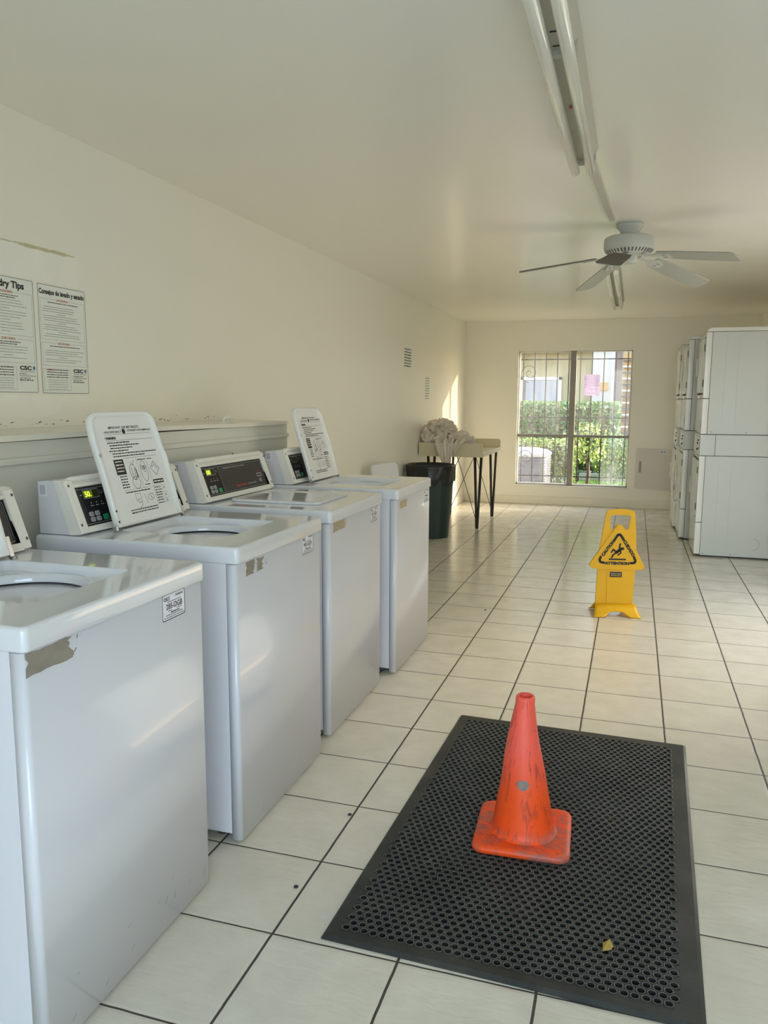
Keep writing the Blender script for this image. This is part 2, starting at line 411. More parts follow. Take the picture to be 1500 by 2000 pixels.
def sd(x, y, hx, hy, r):
    qx = abs(x)-hx+r; qy = abs(y)-hy+r
    return math.hypot(max(qx, 0), max(qy, 0))+min(max(qx, qy), 0)-r
def ray_ring(angles, cx, cy, rcx, rcy, hx, hy, r, z):
    out = []
    for a in angles:
        lo, hi = 0.0, 2.0; dx, dy = cos(a), sin(a)
        for _ in range(34):
            mid = (lo+hi)/2
            if sd(cx+dx*mid-rcx, cy+dy*mid-rcy, hx, hy, r) < 0: lo = mid
            else: hi = mid
        out.append((cx+dx*lo, cy+dy*lo, z))
    return out

# ------------------------------------------------------------------ room shell
XL, XR, YF, YB, ZC = -1.345, 2.22, -2.75, 8.807, 2.38
b = MB(); b.box(XL-0.2, XR+0.2, YF-0.2, YB+0.14, -0.12, 0); struct(b.build('floor', 'floor'))
b = MB(); b.box(XL-0.2, XR+0.2, YF-0.2, YB+0.14, ZC, ZC+0.12); struct(b.build('ceiling', 'ceiling'))
b = MB(); b.box(XL-0.14, XL, YF-0.2, YB, 0, ZC); struct(b.build('wall_left', 'wall'))
b = MB(); b.box(XR, XR+0.14, YF-0.2, 2.40, 0, ZC); b.box(XR, XR+0.14, 4.50, YB, 0, ZC); b.box(XR, XR+0.14, 2.40, 4.50, 2.2, ZC); struct(b.build('wall_right', 'wall'))  # gap left for the made-up side doorway
b = MB(); b.box(XR-.01, XR+.15, 2.40, 2.45, 0, 2.2); b.box(XR-.01, XR+.15, 4.45, 4.50, 0, 2.2); b.box(XR-.01, XR+.15, 2.40, 4.50, 2.15, 2.2); struct(b.build('added_doorway', 'trim_w'))  # frame of the added side doorway, out of view
WX0, WX1, WZ0, WZ1 = -0.645, 0.778, 0.256, 1.992
b = MB()
b.box(XL-0.14, WX0, YB, YB+0.14, 0, ZC); b.box(WX1, XR+0.14, YB, YB+0.14, 0, ZC)
b.box(WX0, WX1, YB, YB+0.14, 0, WZ0); b.box(WX0, WX1, YB, YB+0.14, WZ1, ZC)
struct(b.build('wall_back', 'wall'))
DX0, DX1, DZ = 0.15, 2.15, 2.2
b = MB(); b.box(XL, DX0, YF-0.12, YF, 0, ZC); b.box(DX1, XR, YF-0.12, YF, 0, ZC); b.box(DX0, DX1, YF-0.12, YF, DZ, ZC)
struct(b.build('wall_front', 'wall'))
b = MB(); b.box(DX0, DX0+.05, YF-0.13, YF+.01, 0, DZ); b.box(DX1-.05, DX1, YF-0.13, YF+.01, 0, DZ); b.box(DX0, DX1, YF-0.13, YF+.01, DZ-.05, DZ)
struct(b.build('door_1', 'trim_w'))
def baseboard(nm, x0, x1, y0, y1, hgt):
    b = MB(); b.box(x0, x1, y0, y1, 0, hgt); struct(b.build(nm, 'beige_trim', bevel=0.004))
baseboard('baseboard_back', XL, XR, YB-0.018, YB, 0.105)
baseboard('baseboard_left', XL, XL+0.016, 2.45, YB-0.018, 0.105)
baseboard('baseboard_right', XR-0.016, XR, 4.51, YB-0.018, 0.105)

# window: frame, mullion, rails, panes
b = MB(); yw0, yw1 = YB+0.035, YB+0.075
for x0, x1, z0, z1 in ((WX0, WX0+.02, WZ0, WZ1), (WX1-.02, WX1, WZ0, WZ1), (WX0, WX1, WZ0, WZ0+.022), (WX0, WX1, WZ1-.015, WZ1)):
    b.box(x0, x1, yw0, yw1, z0, z1)
win = struct(b.build('window_1', 'trim_w', bevel=0.002))
def part(nm, mats, parent, boxes, bevel=0.0):
    b = MB()
    for q in boxes: b.box(*q)
    return b.build(nm, mats, parent, bevel=bevel)
part('mullion', 'alu', win, [(0.018, 0.092, yw0-.012, yw1+.005, WZ0, WZ1)], 0.003)
part('rail', 'alu', win, [(WX0, 0.03, yw0-.004, yw1, .888, .922)], 0.002)
part('rail', 'alu', win, [(0.08, WX1, yw0-.004, yw1, .888, .920)], 0.002)
part('window_pane', 'glass', win, [(WX0+.015, 0.03, YB+.055, YB+.059, .91, WZ1-.01)])
part('window_pane', 'glass', win, [(0.08, WX1-.015, YB+.055, YB+.059, .91, WZ1-.01)])
part('window_pane', 'glass', win, [(WX0+.015, 0.03, YB+.055, YB+.059, WZ0+.02, .90)])
part('window_pane', 'glass', win, [(0.44, WX1-.015, YB+.055, YB+.059, WZ0+.02, .90)])
part('window_sill', 'trim_w', win, [(WX0-.012, WX1+.012, YB-.012, YB+.034, WZ0-.022, WZ0)], 0.002)

# outside security grille
t_ = thing('security_grille', 'dark wrought iron bars over the outside of the back window', 'window grille', (0, YB+.20, 0))
xs = [-0.603+0.1472*k for k in range(10)]
b = MB()
for z in (1.895, 1.137, 0.360): b.box(WX0-.12, WX1+.12, -.004, .004, z-.007, z+.007)
b.build('cross_rail', 'wrought', t_)
for x in xs:
    b = MB(); b.box(x-.0065, x+.0065, -.0065, .0065, 0.20, 2.06); b.build('vertical_bar', 'wrought', t_)
for x in (WX0-.10, WX1+.10):
    for z in (.36, 1.895): part('wall_bracket', 'wrought', t_, [(x-.01, x+.01, -.06, .006, z-.012, z+.012)])
for sx, sz, sg in ((-0.52, 1.72, 1), (-0.54, 0.60, 1)):
    pts = []
    for i in range(34):
        a = i*0.33; rr = 0.012+0.0055*i/1.6
        pts.append((sx+sg*rr*cos(a), 0, sz+rr*sin(a)))
    b = MB(); b.tube(pts, 0.004, 6); b.build('scroll', 'wrought', t_)

# ------------------------------------------------------------------ outside
b = MB(); b.box(-9, 12, YB+.14, 26, -.22, -.10); go = struct(b.build('ground', 'soil'))
b = MB(); b.box(-6, 8, 12.55, 13.6, -.10, -.075); struct(b.build('walkway', 'concrete'))
b = MB(); b.box(-6, 8, YB+.14, 9.5, -.10, -.08); struct(b.build('walkway_strip', 'concrete'))
b = MB(); b.box(.62, 6, 11.80, 12.0, -.10, .17); b.box(-.0, .61, 11.66, 11.76, -.10, .17); struct(b.build('curb', 'concrete'))
b = MB(); b.box(0.0, 6, 9.52, 11.65, -.10, .055)
rg = random.Random(3)
for i in range(1500):
    x, y = rg.uniform(.05, 3), rg.uniform(9.6, 11.6); a = rg.uniform(0, 6.28); hh = rg.uniform(.03, .07)
    b.add([(x-.006*cos(a), y-.006*sin(a), .05), (x+.006*cos(a), y+.006*sin(a), .05), (x+.01*sin(a), y+.01*cos(a), .055+hh)], [(0, 1, 2)])
b_ = MB(); b_.box(4.6, 4.9, -4.0, 9.2, -.1, 3.6); nb = b_.build('sun_block_wall', 'stucco'); struct(nb)  # unseen wall, added to keep the low sun out of the side doorway
gs = b.build('grass', 'grass'); gs['kind'] = 'stuff'; tag(gs, 'short bright green lawn strip outside the back window', 'grass')

# apartment building beyond the hedge
YW = 15.0
t_ = thing('apartment_building', 'cream stucco building wall with grey door seen through the back window', 'building', (0, YW, -.1))
part('wall', 'stucco', t_, [(-6, -.02, 0, .3, 0, 5.0)])
part('wall', 'stucco_w', t_, [(-.02, 0.434, -.25, .3, 0, 5.6)])
part('wall', 'stucco', t_, [(0.434, 5, .5, .8, 0, 3.2)])
part('roof_beam', 'trim_w', t_, [(-6, -.10, -.55, 0, 2.44, 2.66)])
part('roof', 'stucco_w', t_, [(-6, -.10, -.8, 0, 2.66, 2.74)])
fr = part('door_frame', 'trim_w', t_, [(-1.47, -1.41, -.04, .02, 0, 1.94), (-.68, -.62, -.04, .02, 0, 1.94), (-1.47, -.62, -.04, .02, 1.88, 1.94)])
dr = part('door_leaf', 'door_grey', t_, [(-1.35, -.68, -.02, .02, 0, 1.88)], 0.004)
part('side_light', 'brown', t_, [(-1.41, -1.36, -.015, .02, 0, 1.88)])
b = MB()
bx = [(0.10, .30, -.275, -.25, 1.66, 1.82)]
part('wall_plaque', 'orange', t_, bx)

t_ = thing('outdoor_staircase', 'orange wooden stairs with dark brown post outside window right', 'staircase', (0.50, 13.9, -.1))
part('post', 'brown', t_, [(-.06, .08, -.06, .08, 0, 3.6)])
part('stringer', 'orange', t_, [(.10, .50, .30, .36, .7, 2.32)])
for k in range(15):
    part('tread', 'trim_w' if k % 2 else 'brown', t_, [(.08, .62, -.05+.02*k, .10+.02*k, .62+.113*k, .65+.113*k)])

# AC condenser
t_ = thing('air_conditioner', 'grey outdoor air conditioning condenser standing left outside the window', 'air conditioner', (-.72, 10.05, -.1))
b = MB(); out = rrect(0, 0, .38, .36, .07, 5)
b.loft([[(x, y, z) for x, y in out] for z in (0.04, .66)], 0, True, True, True); b.build('casing', 'ac', t_)
b = MB()
for k in range(15):
    z = .09+.037*k; o2 = rrect(0, 0, .388, .368, .075, 5)
    b.loft([[(x, y, zz) for x, y in o2] for zz in (z, z+.010)], 0, True, True, True)
b.build('louvre', 'ac', t_)
b = MB(); b.loft([[(x*s_, y*s_, z) for x, y in out] for s_, z in ((1.03, .66), (1.04, .69), (.9, .73), (.5, .77))], 0, True, True, True); b.build('top_cover', 'ac_top', t_)
part('pad', 'concrete', t_, [(-.45, .45, -.42, .42, 0, .04)])

def foliage(mb, n, sampler, size, rg_):
    for i in range(n):
        x, y, z = sampler(rg_); s_ = size*rg_.uniform(.6, 1.3)
        u = Vector((rg_.gauss(0, 1), rg_.gauss(0, 1), rg_.gauss(0, 1))).normalized(); v = u.orthogonal().normalized()
        c = Vector((x, y, z)); w2 = v*s_*.32
        mb.add([c-u*s_*.5, c+w2, c+u*s_*.5, c-w2], [(0, 1, 2, 3)])
def hedge(name, label, x0, x1, y0, y1, z1, mat, n, size, base=-.1):
    t_ = thing(name, label, 'hedge', ((x0+x1)/2, (y0+y1)/2, base)); hx, hy = (x1-x0)/2, (y1-y0)/2; H = z1-base
    b = MB(); b.box(-hx+.06, hx-.06, -hy+.08, hy-.06, 0.30, H-.08); b.build('inner_branches', 'bark', t_)
    rg_ = random.Random(int(z1*100))
    def smp(r_):
        k = r_.random()
        if k < .62: return (r_.uniform(-hx, hx), -hy+abs(r_.gauss(0, .05))-.02, r_.uniform(.12, H))
        if k < .85: return (r_.uniform(-hx, hx), r_.uniform(-hy, hy), H-abs(r_.gauss(0, .035))+.02)
        return (hx-abs(r_.gauss(0, .04)), r_.uniform(-hy, hy), r_.uniform(.12, H))
    b = MB(); foliage(b, n, smp, size, rg_); b.build('leaves', mat, t_)
    b = MB()
    for i in range(int((x1-x0)/.22)):
        x = -hx+.1+.22*i; b.tube([(x, -hy*.4, 0), (x+.03, -hy*.5, .4), (x-.04, -hy*.8, .7)], .014, 5)
    b.build('stem', 'bark', t_)
    return t_
hedge('hedge', 'tall clipped green hedge in front of the building', -3.0, 0.60, 11.8, 12.5, 1.32, 'leaf', 11000, .065)
hedge('hedge', 'low yellow-green hedge behind the air conditioner', -2.6, -.02, 10.75, 11.3, .74, 'leaf_y', 5000, .05)
t_ = thing('shrub', 'round loose grey-green shrub outside lower right pane', 'shrub', (0.58, 11.25, .05))
b = MB(); rg_ = random.Random(5)
def smp(r_):
    while True:
        v = Vector((r_.uniform(-1, 1), r_.uniform(-1, 1), r_.uniform(-1, 1)))
        if .55 < v.length < 1: return (v.x*.42, v.y*.30, .44+v.z*.36)
foliage(b, 2600, smp, .05, rg_); b.build('leaves', 'leaf', t_)
b = MB()
for k in range(6):
    a = k*1.05; b.tube([(0, 0, 0), (.08*cos(a), .08*sin(a), .3), (.25*cos(a), .20*sin(a), .52)], [.018, .012, .006], 6)
b.build('branch', 'bark', t_)
t_ = thing('small_tree', 'small forked tree with bright leaves outside the open pane', 'tree', (0.20, 10.30, .05))
b = MB()
b.tube([(0, 0, 0), (.02, 0, .25), (.0, 0, .47)], [.03, .025, .02], 7)
for a, l in ((.9, .5), (2.2, .45), (3.6, .3), (5.0, .35), (.2, .4)):
    b.tube([(0, 0, .40), (.13*cos(a), .1*sin(a), .60), (.28*cos(a), .2*sin(a), .55+l)], [.016, .011, .005], 6)
b.build('trunk', 'bark', t_)
b = MB()
cl = [(-.16, 0, .50), (.1, -.05, .52), (-.22, .05, .74), (.16, .05, .74), (-.02, 0, .88), (-.10, -.05, .64)]
def smp(r_):
    c = cl[r_.randrange(len(cl))]; return (c[0]+r_.gauss(0, .07), c[1]+r_.gauss(0, .07), c[2]+r_.gauss(0, .06))
foliage(b, 460, smp, .06, rg_); b.build('leaves', 'leaf_y', t_)

# ------------------------------------------------------------------ long plumbing box behind the washers
XB = -1.03
t_ = thing('plumbing_box', 'long cream wooden box with lid running behind the washers', 'box', (XL, 0, 0))
x1 = XB-XL
b = MB(); b.box(0.03, x1-.02, YF+.02, 2.385, 0, 1.21); b.build('carcass', 'box_paint', t_)
b = MB(); b.box(x1-.02, x1, YF+.02, 2.39, 0, 1.223); b.build('front_panel', 'box_paint', t_, bevel=.003)
b = MB(); b.box(x1, x1+.012, YF+.02, 2.39, 1.150, 1.172); b.build('trim_strip', 'box_paint', t_, bevel=.004)
b = MB(); yy = YF+.02; rings = []
while yy < 2.42:
    s_ = .012*sin(yy*1.1+.6)-.003*sin(yy*4.3)
    rings.append([(0.001, yy, 1.222+s_*.3), (x1+.018, yy, 1.222+s_*.5), (x1+.018, yy, 1.240+s_*.5), (0.001, yy, 1.246+s_*.3)]); yy += .085
b.loft(rings, 0, False, True, True); ld = b.build('lid', 'beige_trim', t_)
b = MB(); b.tube([(.245, 1.79, 1.244), (.248, 1.79, 1.262), (.25, 1.81, 1.272), (.25, 1.85, 1.272), (.25, 1.87, 1.262), (.25, 1.87, 1.244)], .006, 8)
b.box(.235, .262, 1.775, 1.80, 1.243, 1.248); b.box(.235, .262, 1.86, 1.885, 1.243, 1.248)
b.build('handle', 'cream_plastic', ld)
b = MB(); b.box(x1+.001, x1+.016, 1.10, 1.106, 1.03, 1.145); b.build('cable', 'plastic', t_)

# ------------------------------------------------------------------ washers
HX, HY = .360, .328
def deck_angles(cx, cy, rects):
    A = set(round(2*pi*i/96, 5) for i in range(96))
    for rcx, rcy, hx, hy, r in rects:
        for sx in (1, -1):
            for sy in (1, -1):
                for k in range(9):
                    a = pi/2*k/8
                    x = rcx+sx*(hx-r+r*cos(a)); y = rcy+sy*(hy-r+r*sin(a))
                    A.add(round(atan2(y-cy, x-cx) % (2*pi), 5))
    return sorted(A)
SL = Vector((-.058, 0, .160)); SLL = SL.length; SLU = SL/SLL; SLN = Vector((SLU.z, 0, -SLU.x))
CB = Vector((-.197, 0, .934))
def cface(u, v, n):      # console face: u along y, v up the slope, n outward
    p_ = CB+SLU*v+SLN*n; return (p_.x, u, p_.z)
LB = Vector((-.150, 0, .935)); LT = Vector((-.110, 0, .372)); LTU = LT.normalized(); LTN = Vector((LTU.z, 0, -LTU.x))
def lface(u, v, n):
    p_ = LB+LTU*v+LTN*n; return (p_.x, u, p_.z)
def fface(u, v, n): return (.3525+n, u, v)     # front panel face

def washer(label, loc, rz, lid_open, disp, idtext, res, seed):
    rg_ = random.Random(seed)
    t_ = thing('washing_machine', label, 'washing machine', loc, rz, 'white top-loading washing machines in a row')
    # cabinet
    b = MB(); b.box(-.352, .3185, -HY+.002, HY-.002, .03, .88)
    cab = b.build('cabinet', 'enamel', t_, bevel=.0012)
    b = MB()
    for x in (-.30, .26):
        for y in (-.27, .27): b.lathe([(.022, 0), (.022, .015), (.014, .015), (.014, .035)], (x, y, 0), 12, 0, True, True)
    explode(b.build('foot', 'dark_steel', cab))
    b = MB(); sgn = -1
    for sgn in (-1, 1):
        y0, y1 = sorted((sgn*(HY-.004), sgn*(HY-.001)))
        b.box(-.33, .235, y0, y1, .032, .075)
    explode(b.build('side_flange', 'enamel', cab, bevel=.0015))
    b = MB()
    for sgn in (-1, 1):
        for x in (.21, -.28):
            fn_ = lambda u, v, n, s_=sgn: (u, s_*(HY-.0008+n), v)
            disc(b, x, .053, .0075, fn_, 0.0, 0, 14)
    explode(b.build('flange_hole', 'dark', cab))
    # front panel with rounded vertical edges
    fpo = [(.3205, -HY+.001)]+[(.3525-.013+.013*sin(R(q)), -HY+.013-.013*cos(R(q))) for q in range(0, 91, 15)]+[(.3525-.013+.013*cos(R(q)), HY-.013+.013*sin(R(q))) for q in range(0, 91, 15)]+[(.3205, HY-.001)]
    b = MB(); b.loft([[(x, y, z) for x, y in fpo] for z in (.012, .878)], 0, True, True, True)
    fp = b.build('front_panel', 'enamel', t_)
    b = MB(); b.box(.3187, .3204, -HY+.004, HY-.004, .03, .877); b.build('seam', 'dark', t_)
    # deck
    cx, cy = .045, 0
    rects = [(0, 0, HX, HY+.002, .014), (.045, 0, .197, .178, .02)]
    A = deck_angles(cx, cy, rects)
    rr = lambda rc, z, inset=0: ray_ring(A, cx, cy, rc[0], rc[1], rc[2]-inset, rc[3]-inset, max(rc[4]-inset*.5, .004), z)
    cr = lambda r, z: [(cx+r*cos(a), cy+r*sin(a), z) for a in A]
    b = MB()
    o = rects[0]; q = rects[1]
    b.loft([rr(o, .880, .02), rr(o, .8805, .001), rr(o, .884), rr(o, .919), rr(o, .9235, .0008), rr(o, .9275, .003), rr(o, .930, .008)], 0, True)
    b.loft([rr(o, .930, .008), rr(q, .930, 0)], 0, False)
    b.loft([rr(q, .930, 0), rr(q, .9285, .003), rr(q, .925, .005), rr(q, .909, .011)], 0, True)
    b.loft([rr(q, .909, .011), cr(.178, .904)], 0, True)
    b.loft([cr(.178, .904), cr(.172, .9075), cr(.164, .9065), cr(.158, .899), cr(.157, .886)], 0, True)
    dk = b.build('top_deck', 'deck', t_)
    b = MB(); b.lathe([(.1575, .888), (.175, .880), (.178, .79), (.146, .785)], (cx, cy, 0), 48); b.build('tub_gap', 'dark', t_)
    b = MB(); b.lathe([(.153, .832), (.156, .845), (.150, .851), (.141, .846), (.139, .828)], (cx, cy, 0), 64)
    b.build('tub_ring', 'plastic', t_)
    b = MB(); b.lathe([(.139, .812), (.145, .818), (.148, .808), (.19, .78), (.19, .50), (.16, .47), (.0, .47)], (cx, cy, 0), 64); bk = b.build('wash_basket', 'plastic', t_)
    b = MB(); b.lathe([(.09, .47), (.05, .52), (.045, .74), (.03, .76), (0, .762)], (cx, cy, 0), 32); b.build('agitator', 'plastic', t_)
    # console
    b = MB()
    b.prism([(-.352, .931), (-.352, 1.098), (-.290, 1.103), (-.236, .931)], -.312, .312, lambda u, v, n: (u, n, v))
    cs = b.build('console', 'enamel', t_, bevel=.003)
    b = MB()
    b.prism([(-.290, 1.103), (-.262, 1.104), (-.197, .933), (-.236, .931)], -.315, .315, lambda u, v, n: (u, n, v))
    # molded frame around the recessed panel
    for q_ in ((-.315, -.280, .0, .176), (.280, .315, .0, .176), (-.28, .28, .0, .020), (-.28, .28, .150, .162)):
        b.box(q_[0], q_[1], q_[2], q_[3], -.004, .012, 0, cface)
    fm = b.build('console_frame', 'cream_plastic', t_, bevel=.003)
    b = MB(); pts = [(-.268, y, 1.094) for y in (-.29, 0, .318)]
    b.tube([Vector((-.262, y, 1.102)) for y in (-.285, -.27, .30, .322)], [.006, .010, .010, .006], 10); b.build('top_grip', 'cream_plastic', fm)
    b = MB()
    for y in (-.305, .305):
        for v in (.028, .158):
            disc(b, y, v, .0048, cface, .0126, 0, 12)
    explode(b.build('screw', 'dark_steel', fm))
    b = MB()
    frame(b, -.279, .279, .0205, .1495, .0016, cface, .0012, 1)
    b.box(-.28, .28, .020, .150, -.001, .0008, 0, cface)
    frame(b, -.272, .272, .0265, .1435, .0012, cface, .0014, 2)
    bar(b, -.130, .268, .030, .140, cface, .0013, 1)
    bar(b, -.132, -.1305, .028, .142, cface, .0016, 2)
    cp = b.build('control_panel', ['panel_black', 'panel_grey', 'silver_ink'], cs)
    b = MB()
    bar(b, -.238, -.165, .112, .137, cface, .0018, 0); frame(b, -.240, -.163, .110, .139, .0012, cface, .0020, 1)
    if disp:
        bar(b, -.238, -.195, .113, .136, cface, .0019, 3)
        write(b, disp, -.217, .1245, .030, .019, cface, .0023, 2, .02)
    b.build('display', ['screen', 'silver_ink', 'digit', 'digit_bg'], cp)
    b = MB()
    for k in range(3):
        disc(b, -.215+.026*k, .094, .0022, cface, .0018); words(b, -.222+.026*k, -.206+.026*k, .085, .0028, cface, .0018, 0, rg_)
    words(b, -.256, -.247, .124, .004, cface, .0018, 0, rg_)
    ringp(b, -.150, .126, .006, .001, cface, .0018, 0)
    write(b, 'PERMANENT PRESS & ALL FABRICS', .01, .133, .20, .0062, cface, .0018, 0, .01)
    write(b, 'Speed Queen', .03, .045, .098, .0125, cface, .0018, 1, .04)
    write(b, 'Commercial Washer', .133, .0455, .085, .009, cface, .0018, 0, .01)
    frame(b, .200, .245, .068, .084, .0022, cface, .0018, 2)
    write(b, 'INSERT CARD', .222, .094, .042, .006, cface, .0018, 1, .01)
    stroke(b, [(.222, .060), (.219, .050), (.224, .042), (.230, .046), (.229, .056)], .003, cface, .0018, 2)
    stroke(b, [(.205, .056), (.212, .046)], .003, cface, .0018, 2)
    b.build('panel_print', ['silver_ink', 'red', 'white_ink'], cp)
    for i, (u, v) in enumerate(((-.232, .058), (-.203, .058), (-.232, .040), (-.203, .040))):
        b = MB(); b.prism(rrect(u, v, .010, .0075, .004, 4), 0.001, .0035, cface); ringp(b, u, v, .006, .0012, cface, .0038, 1, 12); stroke(b, [(u-.003, v-.002), (u, v+.003), (u+.003, v-.003)], .0012, cface, .0038, 1)
        b.build('button', ['silver_ink', 'black'], cp)
    b = MB(); b.prism(rrect(-.166, .041, .0125, .0095, .004, 4), 0.001, .0035, cface); b.build('start_button', 'green_btn', cp)
    b = MB(); fn_ = lambda u, v, n: (u, -.3128-n, v)
    bar(b, -.345, -.315, 1.052, 1.094, fn_, .0006, 0)
    for k in range(6): bar(b, -.340+.0035*k, -.3385+.0035*k, 1.058, 1.088, fn_, .001, 1)
    b.build('side_sticker', ['label', 'grey_ink'], cs)
    # lid
    if lid_open:
        b = MB()
        def ol(ins, n):
            pts = []
            L, Rr, H = -.200+ins, .180-ins, .392-ins; r0 = .048-ins*.6
            pts += [(L, .004+ins*.3)]
            pts += [(L+.003*sin(pi*k/8), .02+(H-r0-.02)*k/8) for k in range(1, 8)]
            pts += [(L+.006+r0-r0*cos(R(a)), H-r0+r0*sin(R(a))) for a in range(0, 91, 15)]
            pts += [(L+.05+(Rr-L-.10)*k/4, H+.001) for k in range(1, 4)]
            pts += [(Rr-r0-.006+r0*sin(R(a)), H-r0+r0*cos(R(a))) for a in range(0, 91, 15)]
            pts += [(Rr-.003, .27), (Rr, .245), (Rr+.006, .235), (Rr+.008, .22), (Rr+.004, .15), (Rr+.002, .08), (Rr, .004+ins*.3)]
            return [lface(u, v, n) for u, v in pts]
        b.loft([ol(.004, -.006), ol(0, -.003), ol(0, .013), ol(.004, .017), ol(.012, .017), ol(.017, .012), ol(.020, .006)], 0, True, True, True)
        lid = b.build('lid', 'lid', t_)
        b = MB(); n = .0068
        write(b, 'IMPORTANT!  FOR BEST RESULTS', -.012, .308, .168, .0085, lface, n, 0, .012)
        write(b, 'HIGH EFFICIENCY', -.078, .293, .092, .0075, lface, n, 0, .008)
        disc(b, -.018, .294, .009, lface, n, 0, 16)
        write(b, 'DETERGENT IS RECOMMENDED.', .072, .296, .140, .0070, lface, n, 0, .008)
        bar(b, -.125, .14, .284, .2848, lface, n, 0); bar(b, -.125, .14, .263, .2638, lface, n, 0)
        write(b, '! WARNING', -.100, .272, .058, .0095, lface, n, 0, .05)
        for k, (a_, e_) in enumerate(((-.125, .0), (-.115, .05), (-.115, .01), (-.125, -.02), (-.112, .14), (-.112, .07))):
            words(b, a_, e_, .256-.0095*k, .0042, lface, n, 0, rg_)
        bar(b, -.118, -.067, .145, .198, lface, n, 0)
        for k in range(4): words(b, -.112, -.072, .190-.011*k, .004, lface, n+.0004, 1, rg_)
        for k in range(5): words(b, -.108, -.070, .138-.0095*k, .0042, lface, n, 0, rg_)
        bar(b, -.06, .13, .1998, .2005, lface, n, 0); bar(b, .005, .0057, .09, .198, lface, n, 0); bar(b, .063, .0637, .09, .198, lface, n, 0)
        ringp(b, -.028, .150, .019, .0013, lface, n, 0, 24, .028); ringp(b, -.026, .112, .022, .0013, lface, n, 0, 24)
        stroke(b, [(-.034, .165), (-.032, .13), (-.022, .12), (-.018, .165)], .0015, lface, n, 0); stroke(b, [(-.012, .16), (-.008, .13)], .0045, lface, n, 0)
        stroke(b, [(-.03, .185), (-.02, .172), (-.012, .19)], .0012, lface, n, 0)
        ringp(b, .034, .148, .019, .0013, lface, n, 0, 24, .038)
        for k in range(6): ringp(b, .034+rg_.uniform(-.009, .009), .145+rg_.uniform(-.022, .022), .006, .001, lface, n, 0, 12)
        words(b, .012, .058, .190, .004, lface, n, 0, rg_); words(b, .018, .05, .100, .004, lface, n, 0, rg_); words(b, .070, .10, .190, .004, lface, n, 0, rg_)
        stroke(b, [(.075, .155), (.10, .18), (.125, .150), (.10, .128), (.075, .155)], .0014, lface, n, 0); stroke(b, [(.085, .158), (.10, .168), (.112, .152)], .0012, lface, n, 0)
        bar(b, .070, .132, .098, .113, lface, n, 0); words(b, .074, .128, .1055, .005, lface, n+.0004, 1, rg_)
        bar(b, -.105, .13, .0895, .0902, lface, n, 0); words(b, -.10, .04, .082, .0045, lface, n, 0, rg_)
        frame(b, -.055, -.025, .052, .074, .001, lface, n, 0); stroke(b, [(-.05, .05), (-.04, .04), (-.025, .046), (-.03, .03), (-.045, .022)], .0012, lface, n, 0)
        stroke(b, [(-.005, .07), (.005, .035)], .0009, lface, n, 0); ringp(b, .032, .055, .018, .001, lface, n, 0, 20, .012); stroke(b, [(.03, .06), (.037, .048)], .002, lface, n, 0)
        for k in range(7): words(b, .066, .105, .084-.0095*k, .0036, lface, n, 0, rg_)
        bar(b, .062, .14, .0625, .063, lface, n, 0); bar(b, .062, .14, .040, .0405, lface, n, 0); bar(b, .061, .0617, .018, .088, lface, n, 0)
        for cxk, cyk in ((.120, .078), (.122, .052), (.12, .03)):
            stroke(b, [(cxk-.006, cyk-.006), (cxk, cyk+.004), (cxk+.006, cyk-.003), (cxk+.002, cyk+.007)], .0011, lface, n, 0)
        for k in range(2): words(b, -.10, .055, .020-.009*k, .0042, lface, n, 0, rg_)
        # shift the drawn sheet up so that it sits in the lid's middle
        o2 = b.build('instruction_print', ['black', 'white_ink'], lid)
        dv = LTU*.030; o2.location = dv
        b = MB(); b.box(.182, .196, .0, .055, .001, .010, 0, lface); b.tube([Vector(lface(.188, -.004, .004)), Vector(lface(.205, -.006, .004))], .006, 8); b.box(-.210, -.200, -.004, .010, -.002, .012, 0, lface); explode(b.build('hinge', 'steel', lid))
        b = MB()
        for v in (.022, .058): disc(b, -.192, v, .0042, lface, .0178, 0, 12)
        explode(b.build('hinge_screw', 'dark', lid))
        b = MB(); fn_ = lambda u, v, n: lface(u, v, n)
        disc(b, -.190, .245, .0075, lface, .0176, 0, 14); b.build('bumper', 'silver_ink', lid)
    else:
        b = MB()
        lidr = (.045, 0, .205, .190, .035)
        A2 = deck_angles(cx, cy, [lidr])
        rg2 = lambda ins, z: ray_ring(A2, cx, cy, lidr[0], lidr[1], lidr[2]-ins, lidr[3]-ins, lidr[4]-ins*.5, z)
        b.loft([rg2(0, .9305), rg2(0, .936), rg2(.003, .940), rg2(.016, .9405), rg2(.022, .937), rg2(.06, .9365)], 0, True, True, True)
        b.build('lid', 'deck', t_)
        b = MB(); b.tube([(-.272, .06, 1.108), (-.268, .063, 1.112)], .006, 8); b.build('lock_knob', 'black', fm)
    # asset label and torn tape patches on the front
    if idtext is not None:
        uc, vc = (.232, .852) if idtext[1] is None else idtext[1]
        w2, h2 = .052, .034
        b = MB(); b.prism(rrect(uc, vc, w2, h2, .006, 4), 0, .0006, fface, 0)
        b.prism(rrect(uc, vc, w2-.0006, h2-.0006, .006, 4), .0006, .0009, fface, 1, holes=[rrect(uc, vc, w2-.0028, h2-.0028, .005, 4)])
        n = .0011
        write(b, 'CSC', uc-.034, vc+.021, .020, .009, fface, n, 1, .04)
        stroke(b, [(uc-.021, vc+.017), (uc-.020, vc+.026)], .003, fface, n, 2)
        for k in range(14):
            if k % 3 != 1: bar(b, uc+.008+.0026*k, uc+.0098+.0026*k, vc+.021, vc+.027, fface, n, 1)
        words(b, uc-.028, uc+.034, vc+.0125, .0018, fface, n, 1, rg_)
        if idtext[0]: write(b, idtext[0], uc+.002, vc+.001, .072, .0145, fface, n, 1, .015)
        else: words(b, uc-.03, uc+.034, vc+.001, .010, fface, n, 1, rg_)
